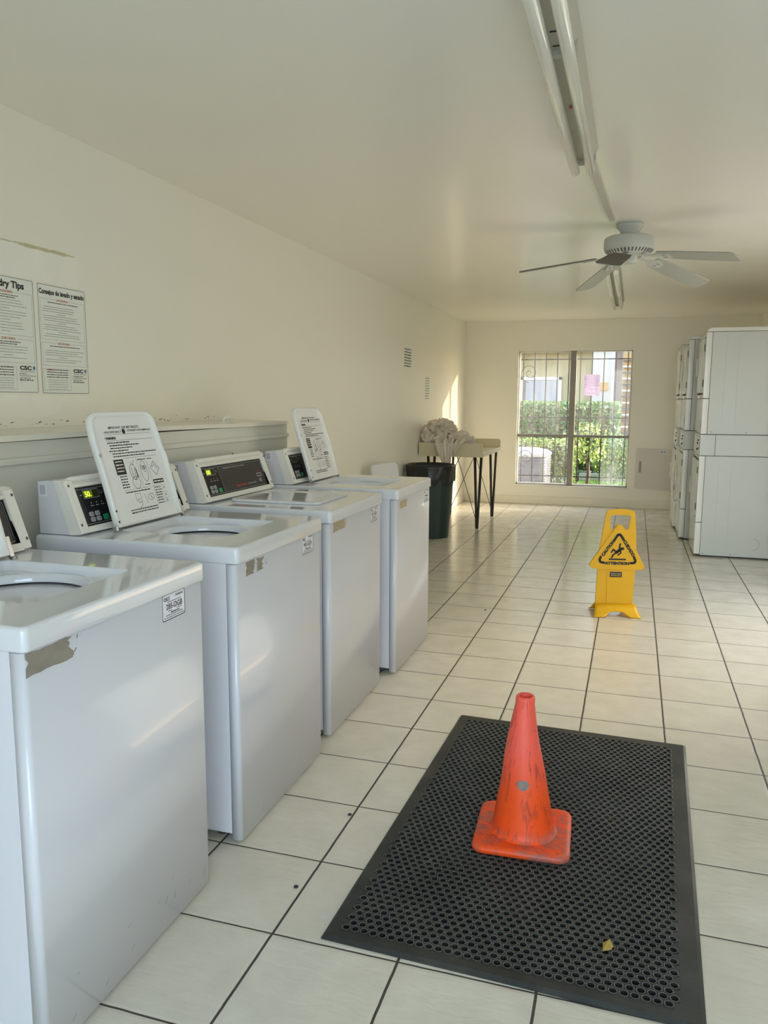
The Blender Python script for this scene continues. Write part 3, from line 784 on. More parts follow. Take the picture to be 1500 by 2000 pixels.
        words(b, uc-.026, uc-.006, vc-.0105, .002, fface, n, 1, rg_); words(b, uc+.012, uc+.036, vc-.0095, .002, fface, n, 1, rg_)
        words(b, uc-.014, uc+.024, vc-.0155, .0035, fface, n, 1, rg_); words(b, uc-.036, uc+.042, vc-.0205, .0022, fface, n, 1, rg_)
        words(b, uc-.044, uc+.046, vc-.0265, .003, fface, n, 3, rg_)
        b.build('asset_label', ['label', 'black', 'blue', 'grey_ink'], fp)
    for (u0, u1, v0, v1, mt_) in res:
        b = MB(); top = []; bot = []
        kk = 7
        for k in range(kk+1):
            u = u0+(u1-u0)*k/kk
            top.append((u, v1+rg_.uniform(-.003, .002))); bot.append((u, v0+rg_.uniform(-.001, .002)))
        right = [(u1+rg_.uniform(-.014, .006), v1+(v0-v1)*k/7) for k in range(1, 7)]
        left = [(u0+rg_.uniform(0, .010), v0+(v1-v0)*k/5) for k in range(1, 5)]
        b.prism(top+right+bot[::-1]+left, 0, .0004, fface)
        for k in range(4):
            u, v = u1+rg_.uniform(.004, .02), rg_.uniform(v0+.01, v1)
            stroke(b, [(u, v), (u+.003, v+.003)], .002, fface, .0005)
        b.build('tape_residue', mt_, fp)
    # scuffs low on the front
    b = MB()
    for k in range(12):
        u, v = rg_.uniform(-.28, .30), rg_.uniform(.03, .16)
        stroke(b, [(u, v), (u+rg_.uniform(.004, .014), v+rg_.uniform(.003, .018))], rg_.uniform(.0007, .0016), fface, .0004, 0, False)
    b.build('scuff_mark', 'grey_ink', fp)
    return t_
washer('white washer nearest the camera, label reading 285-DGB, lid open', (-.612, -.185, 0), 0, True, None, ('285-DGB', (.187, .846)),
       [(-.322, -.190, .829, .876, 'residue')], 1)
washer('second white washer, open printed lid, display showing 50, label 942-GDR', (-.618, .669, 0), 0, True, '50.', ('942-GDR', (.203, .849)),
       [(-.266, -.209, .831, .875, 'residue'), (-.195, -.146, .832, .872, 'residue')], 2)
washer('third white washer with its lid closed and display showing 00', (-.640, 1.471, 0), 0, False, '00', ('967-GGB', (.223, .844)),
       [(-.292, -.150, .838, .878, 'residue_tan')], 3)
washer('farthest white washer, lid open, nearest to the dark bin', (-.604, 2.262, 0), 0, True, None, (None, (.25, .836)),
       [(-.270, -.142, .829, .866, 'residue_tan')], 4)

# ------------------------------------------------------------------ stacked dryers along the right side
def dryer(label, loc, near):
    t_ = thing('stacked_dryer', label, 'dryer', loc, 0, 'white stacked dryers along the right side')
    Wd, Dp = .683, .72          # local: x 0..Dp (front at 0), y 0..Wd
    def shell(nm, z0, z1):
        b = MB(); b.box(.052, Dp, 0, Wd, z0, z1); return b.build(nm, 'dryer', t_, bevel=.003)
    part('plinth', 'dark', t_, [(.05, Dp-.02, .02, Wd-.02, 0.0, .012)])
    lo = shell('lower_cabinet', .012, .888)
    up_ = shell('upper_cabinet', 1.078, 1.945)
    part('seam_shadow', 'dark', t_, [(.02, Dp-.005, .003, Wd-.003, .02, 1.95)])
    md = part('middle_band', 'dryer', t_, [(.0, .122, 0, Wd, .892, 1.073)], .003)
    part('middle_band_rear', 'dryer', t_, [(.1245, Dp, 0, Wd, .892, 1.073)], .003)
    b = MB(); b.prism([(0.0, 1.948), (.03, 1.982), (Dp, 1.982), (Dp, 1.948)], 0, Wd, lambda u, v, n: (u, n, v)); b.build('top_cap', 'dryer_trim', t_, bevel=.003)
    # embossed side details
    b = MB(); fs_ = lambda u, v, n: (u, -n, v)
    for z0, z1 in ((1.14, 1.93), (.06, .83)):
        for u in (.165, .265):
            b.box(u, u+.005, -.003, .0, z0, z1)
    b.box(.055, Dp, -.0022, 0, .015, .045); b.box(.055, Dp, -.0022, 0, 1.082, 1.112)
    b.build('side_embossing', 'dryer', lo)
    b = MB(); ringp(b, .475, .13, .052, .0025, fs_, .001, 0, 28, .052, -pi/2, pi/2)
    for u, v in ((.075, .03), (.30, .03), (.085, 1.097), (.36, 1.097)): disc(b, u, v, .0045, fs_, .0026, 0, 10)
    explode(b.build('side_screw', 'grey_ink', lo))
    # fronts: door frames, doors, toe panels
    for z0, z1, zt0, zt1, nm in ((.305, .888, .02, .301, 'lower'), (1.385, 1.945, 1.078, 1.381, 'upper')):
        f_ = part('front_frame', 'dryer_trim', t_, [(0, .050, 0, .055, z0, z1), (0, .050, Wd-.055, Wd, z0, z1), (0, .050, .055, Wd-.055, z0, z0+.03), (0, .050, .055, Wd-.055, z1-.03, z1), (.03, .050, .055, Wd-.055, z0+.03, z1-.03)], .004)
        d_ = part('dryer_door', 'dryer_trim', t_, [(-.014, .028, .075, Wd-.075, z0+.045, z1-.045)], .010)
        part('door_handle', 'plastic', d_, [(-.030, -.014, Wd-.13, Wd-.11, z0+.20, z0+.36)], .004)
        explode(part('hinge', 'dark_steel', d_, [(-.006, .004, .058, .076, z0+.10, z0+.16), (-.006, .004, .058, .076, z1-.16, z1-.10)], .002))
        part('toe_panel', 'dryer_trim', t_, [(.0, .050, 0, Wd, zt0, zt1)], .004)
        if nm == 'upper': part('rating_plate', 'grey_ink', t_, [(-.0012, 0, .06, .14, zt0+.05, zt0+.11)])
    b = MB(); b.box(-.004, .0, .06, .62, .91, 1.05, 0); cp = b.build('control_panel', 'plastic', md, bevel=.001)
    b = MB()
    for y, z in ((.11, 1.02), (.17, .99), (.12, .945), (.20, .935)):
        b.tube([(-.004, y, z), (-.014, y, z)], .008, 10)
    explode(b.build('control_knob', 'dark_steel', cp))
    return t_
dryer('nearest stacked dryer with broad pale side panel facing the camera', (1.383, 5.688, 0), True)
dryer('middle stacked dryer tucked behind the nearest one', (1.300, 6.556, 0), False)
dryer('farthest stacked dryer, closest to the wall panel by the window', (1.274, 7.262, 0), False)

# ------------------------------------------------------------------ rubber mat
t_ = None
ang = R(-1.6); MW, ML = .912, 1.512
mt = MB(); TH = .010; brd = .032; hb = .006
pitch = .0245; rowh = pitch*.866; rr_ = .0088
nx = int((MW-2*brd)/pitch)-1; ny = int((ML-2*brd)/rowh)-1
x00 = brd+.018; y00 = brd+.018
seg = 12
for j in range(ny):
    for i in range(nx):
        cx_ = x00+pitch*i+(pitch/2 if j % 2 else 0); cy_ = y00+rowh*j
        hexv = []
        for k in range(seg):
            a = 2*pi*k/seg; am = (a+pi/6) % (pi/3)-pi/6
            rad = (pitch/2)/cos(am); hexv.append((cx_+rad*cos(a), cy_+rad*sin(a)))
        ring1 = [(x, y, TH) for x, y in hexv]
        ring2 = [(cx_+(rr_+.0022)*cos(2*pi*k/seg), cy_+(rr_+.0022)*sin(2*pi*k/seg), TH+.0016) for k in range(seg)]
        ring3 = [(cx_+rr_*cos(2*pi*k/seg), cy_+rr_*sin(2*pi*k/seg), TH+.0012) for k in range(seg)]
        ring4 = [(cx_+rr_*cos(2*pi*k/seg), cy_+rr_*sin(2*pi*k/seg), .002) for k in range(seg)]
        mt.loft([ring1, ring2], 0, False); mt.loft([ring2, ring3], 1, False); mt.loft([ring3, ring4], 0, False, False, True)
xe0, xe1 = x00-pitch/2, x00+pitch*(nx-1)+pitch
ye0, ye1 = y00-rowh*.66, y00+rowh*(ny-1)+rowh*.66
def strip(x0, x1, y0, y1):
    mt.add([(x0, y0, TH), (x1, y0, TH), (x1, y1, TH), (x0, y1, TH)], [(0, 1, 2, 3)])
zl = TH-.0004
for q in ((xe0, ye0-.001, xe1, ye0+rowh*.40), (xe0, ye1-rowh*.40, xe1, ye1+.001)):
    mt.add([(q[0], q[1], zl), (q[2], q[1], zl), (q[2], q[3], zl), (q[0], q[3], zl)], [(0, 1, 2, 3)])
fill = [(brd*.3, brd*.3), (MW-brd*.3, brd*.3), (MW-brd*.3, ML-brd*.3), (brd*.3, ML-brd*.3)]
inn = [(xe0, ye0), (xe1, ye0), (xe1, ye1), (xe0, ye1)]
mt.loft([[(x, y, TH) for x, y in fill], [(x, y, TH) for x, y in inn], [(x, y, TH-.003) for x, y in inn]], 0, False)
outr = [(0, 0), (MW, 0), (MW, ML), (0, ML)]
mt.loft([[(x, y, 0) for x, y in outr], [(x, y, .003) for x, y in outr], [(x, y, TH) for x, y in fill]], 0, False)
# web between the zig-zag rows at the left/right edges lies flush with the border
for j in range(ny):
    yc = y00+rowh*j
    if j % 2: mt.add([(xe0-.001, yc-rowh*.5, TH-.0003), (xe0+pitch*.5, yc-rowh*.5, TH-.0003), (xe0+pitch*.5, yc+rowh*.5, TH-.0003), (xe0-.001, yc+rowh*.5, TH-.0003)], [(0, 1, 2, 3)])
    else: mt.add([(xe1-pitch*.5, yc-rowh*.5, TH-.0003), (xe1+.001, yc-rowh*.5, TH-.0003), (xe1+.001, yc+rowh*.5, TH-.0003), (xe1-pitch*.5, yc+rowh*.5, TH-.0003)], [(0, 1, 2, 3)])
MT['rubber_rim'] = simple('dusty_lit_rubber_rim', (0.11, 0.11, 0.10), 0.5, var=0.6, scale=6)  # paler hole rims: dust, with the rim highlights put into the colour
mo = mt.build('rubber_mat', ['rubber', 'rubber_rim'], loc=(.126, .020, .0005)); mo.rotation_euler = (0, 0, ang)
tag(mo, 'large black rubber mat with round holes lying on the tiles', 'floor mat')

# ------------------------------------------------------------------ traffic cone
t_ = thing('traffic_cone', 'scuffed orange traffic cone standing on the black mat', 'traffic cone', (.553, .652, .0115), R(3))
b = MB()
sq = lambda h_, r, z: [(x, y, z) for x, y in rrect(0, 0, h_, h_, r, 6)]
b.loft([sq(.138, .03, 0), sq(.145, .034, .003), sq(.146, .035, .014), sq(.142, .035, .022), sq(.128, .04, .024)], 0, True, True)
n_ = len(rrect(0, 0, 1, 1, .1, 6))
def circ(r, z):
    out = []
    for x, y in rrect(0, 0, .128, .128, .04, 6):
        a = atan2(y, x); out.append((r*cos(a), r*sin(a), z))
    return out
b.loft([sq(.128, .04, .024), circ(.106, .022)], 0, True)
b.build('base', 'cone', t_)
b = MB(); prof = [(.106, .021), (.0985, .026), (.094, .038)]
rg_ = random.Random(11); rings = []
for k in range(26):
    f_ = k/25; z = .038+(.432-.038)*f_; r = .094+(.029-.094)*f_
    rings.append((r, z))
SEG = 56; RG = []
for r, z in prof+rings[1:]+[(.0295, .440), (.0285, .450), (.024, .455), (.019, .453), (.018, .44), (.017, .40)]:
    ring = []
    for i in range(SEG):
        a = 2*pi*i/SEG
        w_ = 1+.018*noise.noise(Vector((cos(a)*1.5, sin(a)*1.5, z*9)))*(1 if z > .03 else 0)+.012*noise.noise(Vector((cos(a)*5, sin(a)*5, z*22)))
        lean = (.010*noise.noise(Vector((0, .3, z*6))))*(z/.46)
        ring.append((r*w_*cos(a)+lean-.020*z, r*w_*sin(a), z))
    RG.append(ring)
b.loft(RG, 0, True); b.build('cone_body', 'cone', t_)
# faded grey patch on the side facing the camera
b = MB(); vs = []; zc = .195
def cone_pt(a, z, off=.0012):
    f_ = (z-.038)/(.432-.038); r = .094+(.029-.094)*f_
    w_ = 1+.018*noise.noise(Vector((cos(a)*1.5, sin(a)*1.5, z*9)))+.012*noise.noise(Vector((cos(a)*5, sin(a)*5, z*22)))
    lean = (.010*noise.noise(Vector((0, .3, z*6))))*(z/.46)
    return (( r*w_+off)*cos(a)+lean-.020*z, (r*w_+off)*sin(a), z)
ac = R(-87)
for ringr in (0, .5, 1.0):
    for i in range(20):
        th = 2*pi*i/20; q = ringr*(1+.05*sin(3*th)+.06*sin(7*th+1)+.05*sin(9*th))
        vs.append(cone_pt(ac+q*.018/.066*cos(th), zc+q*.0155*sin(th)))
fs = [tuple(range(20, 40))]
for i in range(20): j = (i+1) % 20; fs.append((20+i, 20+j, 40+j, 40+i))
b.add(vs, fs, 0, True); b.build('faded_patch', 'cone_patch', t_)

# ------------------------------------------------------------------ wet floor sign
t_ = thing('wet_floor_sign', 'yellow wet floor sign reading CAUTION CUIDADO ATTENTION', 'floor sign', (.762, 3.47, 0), R(12))
SC = 1/7.69/309.0
def sp_(pts): return [((x-625)*SC, (1795-y)*SC) for x, y in pts]
sgn_ = lambda u, v, n: (u, -n+.03*(v/.68)*0, v)
body = sp_([(330, 1640), (345, 1090), (350, 860), (372, 700), (440, 235), (450, 205), (490, 188), (560, 178), (640, 175), (720, 178), (800, 187), (848, 205), (860, 235), (890, 560), (905, 860), (900, 1090), (885, 1640)])
hole = sp_([(495, 290), (515, 275), (570, 265), (640, 262), (720, 265), (785, 275), (802, 292), (790, 370), (772, 470), (755, 490), (735, 490), (715, 470), (690, 425), (665, 410), (640, 406), (610, 412), (585, 430), (562, 475), (540, 492), (520, 488), (508, 465)])
b = MB(); b.prism(body, -.012, .008, sgn_, 0, [hole])
tri = sp_([(600, 425), (640, 408), (680, 425), (905, 800), (1022, 1025), (1030, 1045), (1020, 1075), (985, 1092), (905, 1095), (340, 1092), (262, 1085), (225, 1060), (220, 1035), (226, 1010), (360, 800)])
b.prism(tri, -.012, .016, sgn_, 0)
cen = sp_([(500, 1630), (480, 1130), (780, 1130), (730, 1630)]); b.prism(cen, .008, .011, sgn_, 0)
bd = b.build('board', 'yellow', t_, bevel=.002)
b = MB(); n = .0175
def pr_(x, y): return ((x-625)*SC, (1795-y)*SC)
stroke(b, [pr_(570, 640), pr_(612, 568), pr_(638, 555), pr_(662, 568), pr_(705, 635)], 38*SC, sgn_, n)
stroke(b, [pr_(378, 905), pr_(362, 950), pr_(375, 982), pr_(410, 992), pr_(432, 993)], 36*SC, sgn_, n)
stroke(b, [pr_(868, 900), pr_(892, 950), pr_(885, 980), pr_(858, 990), pr_(822, 990)], 36*SC, sgn_, n)
u, v = pr_(480, 770); write(b, 'CAUTION', u, v, 285*SC, 52*SC, sgn_, n, 0, .075, 'c', R(55.5))
u, v = pr_(790, 765); write(b, 'CUIDADO', u, v, 285*SC, 52*SC, sgn_, n, 0, .075, 'c', R(-57.5))
u, v = pr_(622, 998); write(b, 'ATTENTION', u, v, 360*SC, 50*SC, sgn_, n, 0, .075)
u0, v0 = pr_(500, 950); u1, v1 = pr_(752, 925); bar(b, u0, u1, v0, v1, sgn_, n)
u, v = pr_(695, 772); disc(b, u, v, 24*SC, sgn_, n, 0, 16)
stroke(b, [pr_(660, 700), pr_(648, 745), pr_(664, 775)], 24*SC, sgn_, n)
stroke(b, [pr_(664, 780), pr_(640, 805), pr_(605, 830)], 46*SC, sgn_, n)
stroke(b, [pr_(605, 825), pr_(560, 785), pr_(532, 830)], 24*SC, sgn_, n)
stroke(b, [pr_(600, 838), pr_(560, 870), pr_(540, 908)], 24*SC, sgn_, n)
stroke(b, [pr_(665, 800), pr_(672, 840), pr_(630, 872)], 20*SC, sgn_, n)
b.build('warning_print', 'black', bd)
b = MB(); u, v = pr_(615, 1175); b.prism(rrect(u, v, 90*SC, 40*SC, 8*SC, 3), .011, .0125, sgn_, 0)
uu, vv = pr_(615, 1162); write(b, 'Rubbermaid', uu, vv, 150*SC, 26*SC, sgn_, .0132, 1, .01)
uu, vv = pr_(615, 1192); bar(b, uu-75*SC, uu+75*SC, vv-4*SC, vv+4*SC, sgn_, .0132, 2)
b.build('logo_plate', ['black', 'silver_ink', 'yellow'], bd)
# flared feet, front and back
for s_ in (1, -1):
    b = MB(); K = 14; top = []; bot = []
    rows = []
    for r_ in range(5):
        f_ = r_/4; row = []
        for k in range(K+1):
            g_ = k/K; x = (-.125-.022*f_)+(.25+.044*f_)*g_
            arch = max(0, 1-((g_-.5)/.24)**4) if abs(g_-.5) < .24 else 0
            ytip = .012+(.095-.045*arch)*f_
            z = .066*(1-f_)**1.3*1.0+(.030*arch*f_)
            row.append((x, -s_*ytip, max(z, .002)))
        rows.append(row)
    b.loft(rows, 0, True, closed=False)
    o_ = b.build('foot', 'yellow', t_); so = o_.modifiers.new('solid', 'SOLIDIFY'); so.thickness = .006; so.offset = 1
t_2 = None

# ------------------------------------------------------------------ waste bin
t_ = thing('waste_bin', 'tall dark green waste bin with a black liner under the table end', 'bin', (-1.085, 5.93, 0))
b = MB(); SEG = 48; rings = []
for f_, z in ((0, 0), (0, .01), (.04, .03), (.3, .2), (.6, .42), (.85, .60), (.95, .66), (1, .70)):
    r = .185+(.232-.185)*f_; ring = []
    for i in range(SEG):
        a = 2*pi*i/SEG; q = r*(1-.018*(1 if i % 8 == 0 else 0)*(1 if .1 < f_ < .9 else 0)); ring.append((q*cos(a), q*sin(a), z))
    rings.append(ring)
b.loft(rings, 0, True, True); b.build('bin_body', 'bin', t_)
b = MB(); rg_ = random.Random(4); rings = []
for r, z, wv in ((.232, .555, .022), (.240, .585, .018), (.244, .62, .016), (.243, .66, .013), (.246, .70, .006), (.246, .722, .002), (.236, .728, .002), (.222, .70, .004), (.21, .5, .01), (.18, .2, .02), (.02, .12, 0)):
    rings.append([((r+wv*noise.noise(Vector((cos(a)*6, sin(a)*6, z*9))))*cos(a), (r+wv*noise.noise(Vector((cos(a)*6, sin(a)*6, z*9))))*sin(a), z+(wv*3.2*noise.noise(Vector((cos(a)*3, sin(a)*3, 4))) if z < .62 else wv*noise.noise(Vector((cos(a)*3, sin(a)*3, 2))))) for a in [2*pi*i/120 for i in range(120)]])
b.loft(rings, 0, True); b.build('bin_liner', 'bag', t_)

# ------------------------------------------------------------------ folding table
TX0, TX1, TY0, TY1 = XL+.012, -.655, 6.38, 7.53
t_ = thing('folding_table', 'tan laundry folding table with raised ends and black legs', 'table', (TX0, TY0, 0))
TW, TL = TX1-TX0, TY1-TY0
b = MB(); b.box(0, TW, .0, TL, .795, .815); tp = b.build('tabletop', 'table', t_, bevel=.002)
b = MB(); b.box(TW-.004, TW+.012, .018, TL-.015, .775, .822); b.build('front_edge', 'table_edge', t_, bevel=.004)
o_ = [(0, .772), (0, .914), (TW-.02, .914), (TW-.004, .908), (TW+.006, .895), (TW+.008, .772)]
for y0 in (-.004, TL-.016):
    b = MB(); b.prism(o_, y0, y0+.020, lambda u, v, n: (u, n, v)); b.build('end_board', 'table', t_, bevel=.0025)
def hairpin(x, y, dx):
    b = MB()
    b.tube([(x-.032, y-.02, .795), (x-.004, y, .012), (x-.004, y, .0)], [.015, .013, .010], 8)
    b.tube([(x+.032, y+.02, .795), (x+.006, y, .012), (x+.006, y, .0)], [.015, .013, .010], 8)
    return b.build('leg', 'iron', t_)
ly0, ly1 = .16, TL-.05
for x in (TW-.07, .10):
    for y in (ly0, ly1): hairpin(x, y, 1)
for y in (ly0, ly1):
    b = MB(); b.tube([(TW-.07, y, .06), (TW*.55, y+.0, .795)], .0035, 6); b.tube([(.10, y, .06), (TW*.55+.05, y, .795)], .0035, 6); b.build('brace', 'iron', t_)

# crumpled laundry on the table
t_ = thing('laundry_pile', 'crumpled heap of off-white towels hanging over the table end', 'laundry', (-1.04, 6.60, .817))
def ridged(p_, f_, ph):
    v = 0; a = 1.0; q = p_*f_+Vector((ph, ph*.7, -ph))
    for _ in range(3):
        v += a*(1-abs(noise.noise(q))*2.4); q = q*1.9; a *= .42
    return v
def blob(mb, c, rx, ry, rz_, ph, amp, un=150, vn=76):
    rings = []
    for j in range(vn+1):
        th = pi*j/vn; ring = []
        for i in range(un):
            a = 2*pi*i/un; d = Vector((sin(th)*cos(a), sin(th)*sin(a), cos(th)))
            wp = d+.35*Vector((noise.noise(d*1.3+Vector((ph, 0, 0))), noise.noise(d*1.3+Vector((0, ph, 0))), noise.noise(d*1.3+Vector((0, 0, ph)))))
            k = 1+amp*(ridged(wp, 1.7, ph)-.75)+.035*(ridged(wp, 3.4, ph+3)-.7)
            p_ = Vector((d.x*rx*k, d.y*ry*k, d.z*rz_*k))+Vector(c)
            if p_.z < 0.004: p_.z = 0.004
            ring.append(tuple(p_))
        rings.append(ring)
    mb.loft(rings, 0, True)
b = MB()
blob(b, (-.10, .0, .10), .17, .17, .19, 1.3, .34)
blob(b, (.06, .02, .09), .18, .16, .12, 4.1, .36)
blob(b, (-.02, -.06, .04), .26, .12, .09, 7.7, .36)
blob(b, (.18, .02, .03), .13, .13, .07, 2.9, .30)
blob(b, (-.10, -.02, .25), .14, .13, .085, 9.9, .36)
blob(b, (-.20, -.03, .12), .13, .14, .15, 5.5, .36)
b.build('towel_heap', 'cloth', t_)
def drape(nm, x0, wtop, wbot, zt, zb, skew, ph):
    b = MB(); rows = []
    for j in range(23):
        f_ = j/22; row = []
        wd = wtop+(wbot-wtop)*f_**1.3
        for i in range(25):
            g_ = i/24-.5; x = x0+skew*f_+g_*wd
            fold = .016*sin(g_*15+ph+f_*1.5)*(1-.3*f_)+.007*sin(g_*31+ph*2)
            if j < 5:
                y = -.235-.012+(.14*(1-j/5)); z = .096+.03*(1-j/5)**1.2+.012*sin(g_*14+ph)
            else:
                ff = (f_-5/22)/(17/22); y = -.232-.020-.01*sin(ff*3); z = .1+(zb-.1)*ff-.05*abs(g_)*ff*0
                z += (-.05*(1-abs(g_)*2))*ff
            row.append((x, y-abs(fold)*1.2 if j >= 5 else y, z+(fold if j < 5 else 0)))
        rows.append(row)
    b.loft(rows, 0, True, closed=False); o_ = b.build(nm, 'cloth', t_)
    s_ = o_.modifiers.new('thick', 'SOLIDIFY'); s_.thickness = .006; s_.offset = 0
    ss = o_.modifiers.new('sub', 'SUBSURF'); ss.levels = 1; ss.render_levels = 1
drape('hanging_towel_end', -.03, .22, .075, .10, -.14, .055, .6)
drape('hanging_towel_end', .125, .13, .05, .10, .035, -.02, 2.2)

# ------------------------------------------------------------------ white plastic chair behind the washers
t_ = thing('plastic_chair', 'white rounded chair back showing between farthest washer and bin', 'chair', (-.975, 4.67, 0), R(-14))
b = MB(); b.prism(rrect(0, .685, .205, .135, .05, 6), -.012, .012, lambda u, v, n: (n-.17-(v-.45)*.16, u, v)); b.build('backrest', 'plastic', t_, bevel=.004)
part('seat', 'plastic', t_, [(-.19, .06, -.22, .20, .43, .455)], .01)
for x in (-.17, .03):
    for y in (-.19, .16): part('leg', 'plastic', t_, [(x-.018, x+.018, y-.018, y+.018, 0, .43)], .004)

# ------------------------------------------------------------------ posters and notices on the left wall
PX = XL+.0015
def wf(u, v, n): return (n, u, v)
def poster(nm, label, y0, y1, z0, z1, kind):
    t_ = thing(nm, label, 'poster', (XL, 0, 0))
    b = MB(); b.prism(rrect((y0+y1)/2, (z0+z1)/2, (y1-y0)/2, (z1-z0)/2, .006, 3), .0004, .0014, wf); b.build('sheet', 'paper', t_)
    b = MB(); W = y1-y0; H = z1-z0; n = .0018; rg_ = random.Random(kind)
    U = lambda a: y0+W*a
    V = lambda a: z1-H*a
    b.prism(rrect((y0+y1)/2, (z0+z1)/2, W/2-.004, H/2-.004, .006, 3), .0015, .0018, wf, 0, [rrect((y0+y1)/2, (z0+z1)/2, W/2-.0056, H/2-.0056, .005, 3)])
    if kind == 1: write(b, 'Laundry Tips', U(.468), V(.078), W*.70, H*.078, wf, n, 0, .045)
    else: write(b, 'Consejos de lavado y secado', U(.5), V(.078), W*.93, H*.062, wf, n, 0, .045)
    h1, h2 = ('WASHERS', 'DRYERS') if kind == 1 else ('LAVADORAS', 'SECADORAS')
    for top_, bot_, hd in ((.135, .500, h1), (.530, .735, h2)):
        bar(b, U(.05), U(.35), V(top_), V(top_)+.0008, wf, n, 2); bar(b, U(.63), U(.95), V(top_), V(top_)+.0008, wf, n, 2)
        bar(b, U(.05), U(.95), V(bot_), V(bot_)+.0008, wf, n, 2)
        bar(b, U(.05), U(.053), V(bot_), V(top_), wf, n, 2); bar(b, U(.947), U(.95), V(bot_), V(top_), wf, n, 2)
        write(b, hd, U(.49), V(top_), W*.24, .0085, wf, n, 1, .03)
        if kind == 1:
            words(b, U(.30), U(.70), V(top_+.028), .0034, wf, n, 0, rg_); words(b, U(.34), U(.65), V(top_+.046), .0034, wf, n, 0, rg_)
        else: words(b, U(.20), U(.82), V(top_+.028), .0034, wf, n, 0, rg_)
        vv = top_+.068; k = 0
        while vv < bot_-.02:
            a_ = .09 if k % 3 else .12; e_ = rg_.uniform(.70, .92) if k % 4 != 3 else .55
            if k % 4 == 3: a_ = .38
            words(b, U(a_), U(e_), V(vv), .0022, wf, n, 2, rg_); vv += .0205 if kind == 2 else .024; k += 1
    frame(b, U(.05), U(.60), V(.965), V(.765), .0008, wf, n, 2)
    for k in range(4): words(b, U(.11), U(.55), V(.775+.022*k), .0036, wf, n, 0, rg_)
    for k in range(5): words(b, U(.13), U(.54), V(.868+.021*k), .0022, wf, n, 2, rg_)
    if kind == 2: write(b, 'NUESTRA', U(.18), V(.775), W*.13, .005, wf, n+.0002, 1, .02)
    write(b, 'CSC', U(.77), V(.775), W*.22, .0150, wf, n, 0, .05)
    disc(b, U(.925), V(.772), .0068, wf, n, 3, 18); stroke(b, [(U(.925)+.003, V(.772)-.004), (U(.93), V(.795))], .003, wf, n, 3)
    write(b, 'ServiceWorks', U(.80), V(.806), W*.26, .0062, wf, n, 2, .0)
    bar(b, U(.66), U(.93), V(.795), V(.795)+.0006, wf, n, 2)
    write(b, 'For Service' if kind == 1 else 'Para solicitar servicio', U(.65), V(.826), W*(.13 if kind == 1 else .22), .0045, wf, n, 0, .03, 'l')
    write(b, 'Use the CSC Service Request App' if kind == 1 else 'Use la aplicacion CSC ServiceRequest', U(.65), V(.845), W*.30, .0045, wf, n, 0, .03, 'l')
    write(b, 'visit cscsw.com', U(.65), V(.864), W*.20, .0045, wf, n, 0, .03, 'l')
    words(b, U(.65), U(.90), V(.882), .0042, wf, n, 0, rg_)
    b.build('poster_print', ['black', 'brick_red', 'grey_ink', 'blue'], t_)
poster('laundry_poster', 'white Laundry Tips poster cut by the left edge of view', .545, .820, 1.376, 1.795, 1)
poster('laundry_poster', 'white Spanish poster headed Consejos de lavado y secado', .836, 1.113, 1.374, 1.793, 2)
# traces of removed signs and scrapes on the paint
b = MB(); rg_ = random.Random(21)
pts = [(.70, 1.915)]
for k in range(9): pts.append((.70+.04*k, 1.918+rg_.uniform(-.002, .003)))
for k in range(16):
    y_ = .66+.025*k; stroke(b, [(y_, 1.9175+rg_.uniform(-.001, .001)), (y_+.026, 1.9185+rg_.uniform(-.001, .001))], rg_.uniform(.003, .006) if k < 4 or k > 13 else rg_.uniform(.008, .015), wf, .0008, 0, False)

o_ = b.build('glue_residue', ['leaf_dead', 'grey_ink'], loc=(XL, 0, 0)); tag(o_, 'yellowed strip of old glue on the wall above the posters', 'glue residue')
m_, tt_, pp_ = new_mat('old_glue'); tt_.links.new(mix(tt_, noise_n(tt_, 40), (.50, .45, .24), (.68, .64, .46)), pp_.inputs['Base Color']); o_.data.materials[0] = m_
b = MB()
for k in range(44):
    y = rg_.uniform(.55, 2.2); z = 1.262+abs(rg_.gauss(0, .010))-.004*y
    stroke(b, [(y, z), (y+rg_.uniform(.002, .02), z+rg_.uniform(-.004, .004))], rg_.uniform(.0015, .005), wf, .0008, rg_.choice((0, 0, 1)), False)
o_ = b.build('paint_scrape', ['residue', 'grey_ink'], loc=(XL, 0, 0)); tag(o_, 'row of small scrapes in wall paint just above the plumbing box', 'paint scrape')

b = MB(); rg_ = random.Random(77)
top_ = [(.56+.052*k, 1.915+rg_.uniform(-.002, .002)) for k in range(10)]+[(1.072, 1.915), (1.074, 1.80)]
b.prism(top_+[(.56, 1.80)], .0001, .0003, wf)
MT['patch'] = simple('repainted_wall_patch', (0.86, 0.845, 0.78), 0.5, var=0.05, scale=11)
o_ = b.build('paint_patch', 'patch', loc=(XL, 0, 0)); tag(o_, 'paler repainted area of wall between the glue strip and the posters', 'paint patch')
b = MB(); b.prism([(.56, 1.37), (1.12, 1.368), (1.10, 1.35), (.95, 1.345), (.93, 1.30), (.80, 1.285), (.56, 1.29)], .0001, .0003, wf)
o_ = b.build('paint_patch', 'patch', loc=(XL, 0, 0)); tag(o_, 'paler repainted area of wall just below the two posters', 'paint patch')

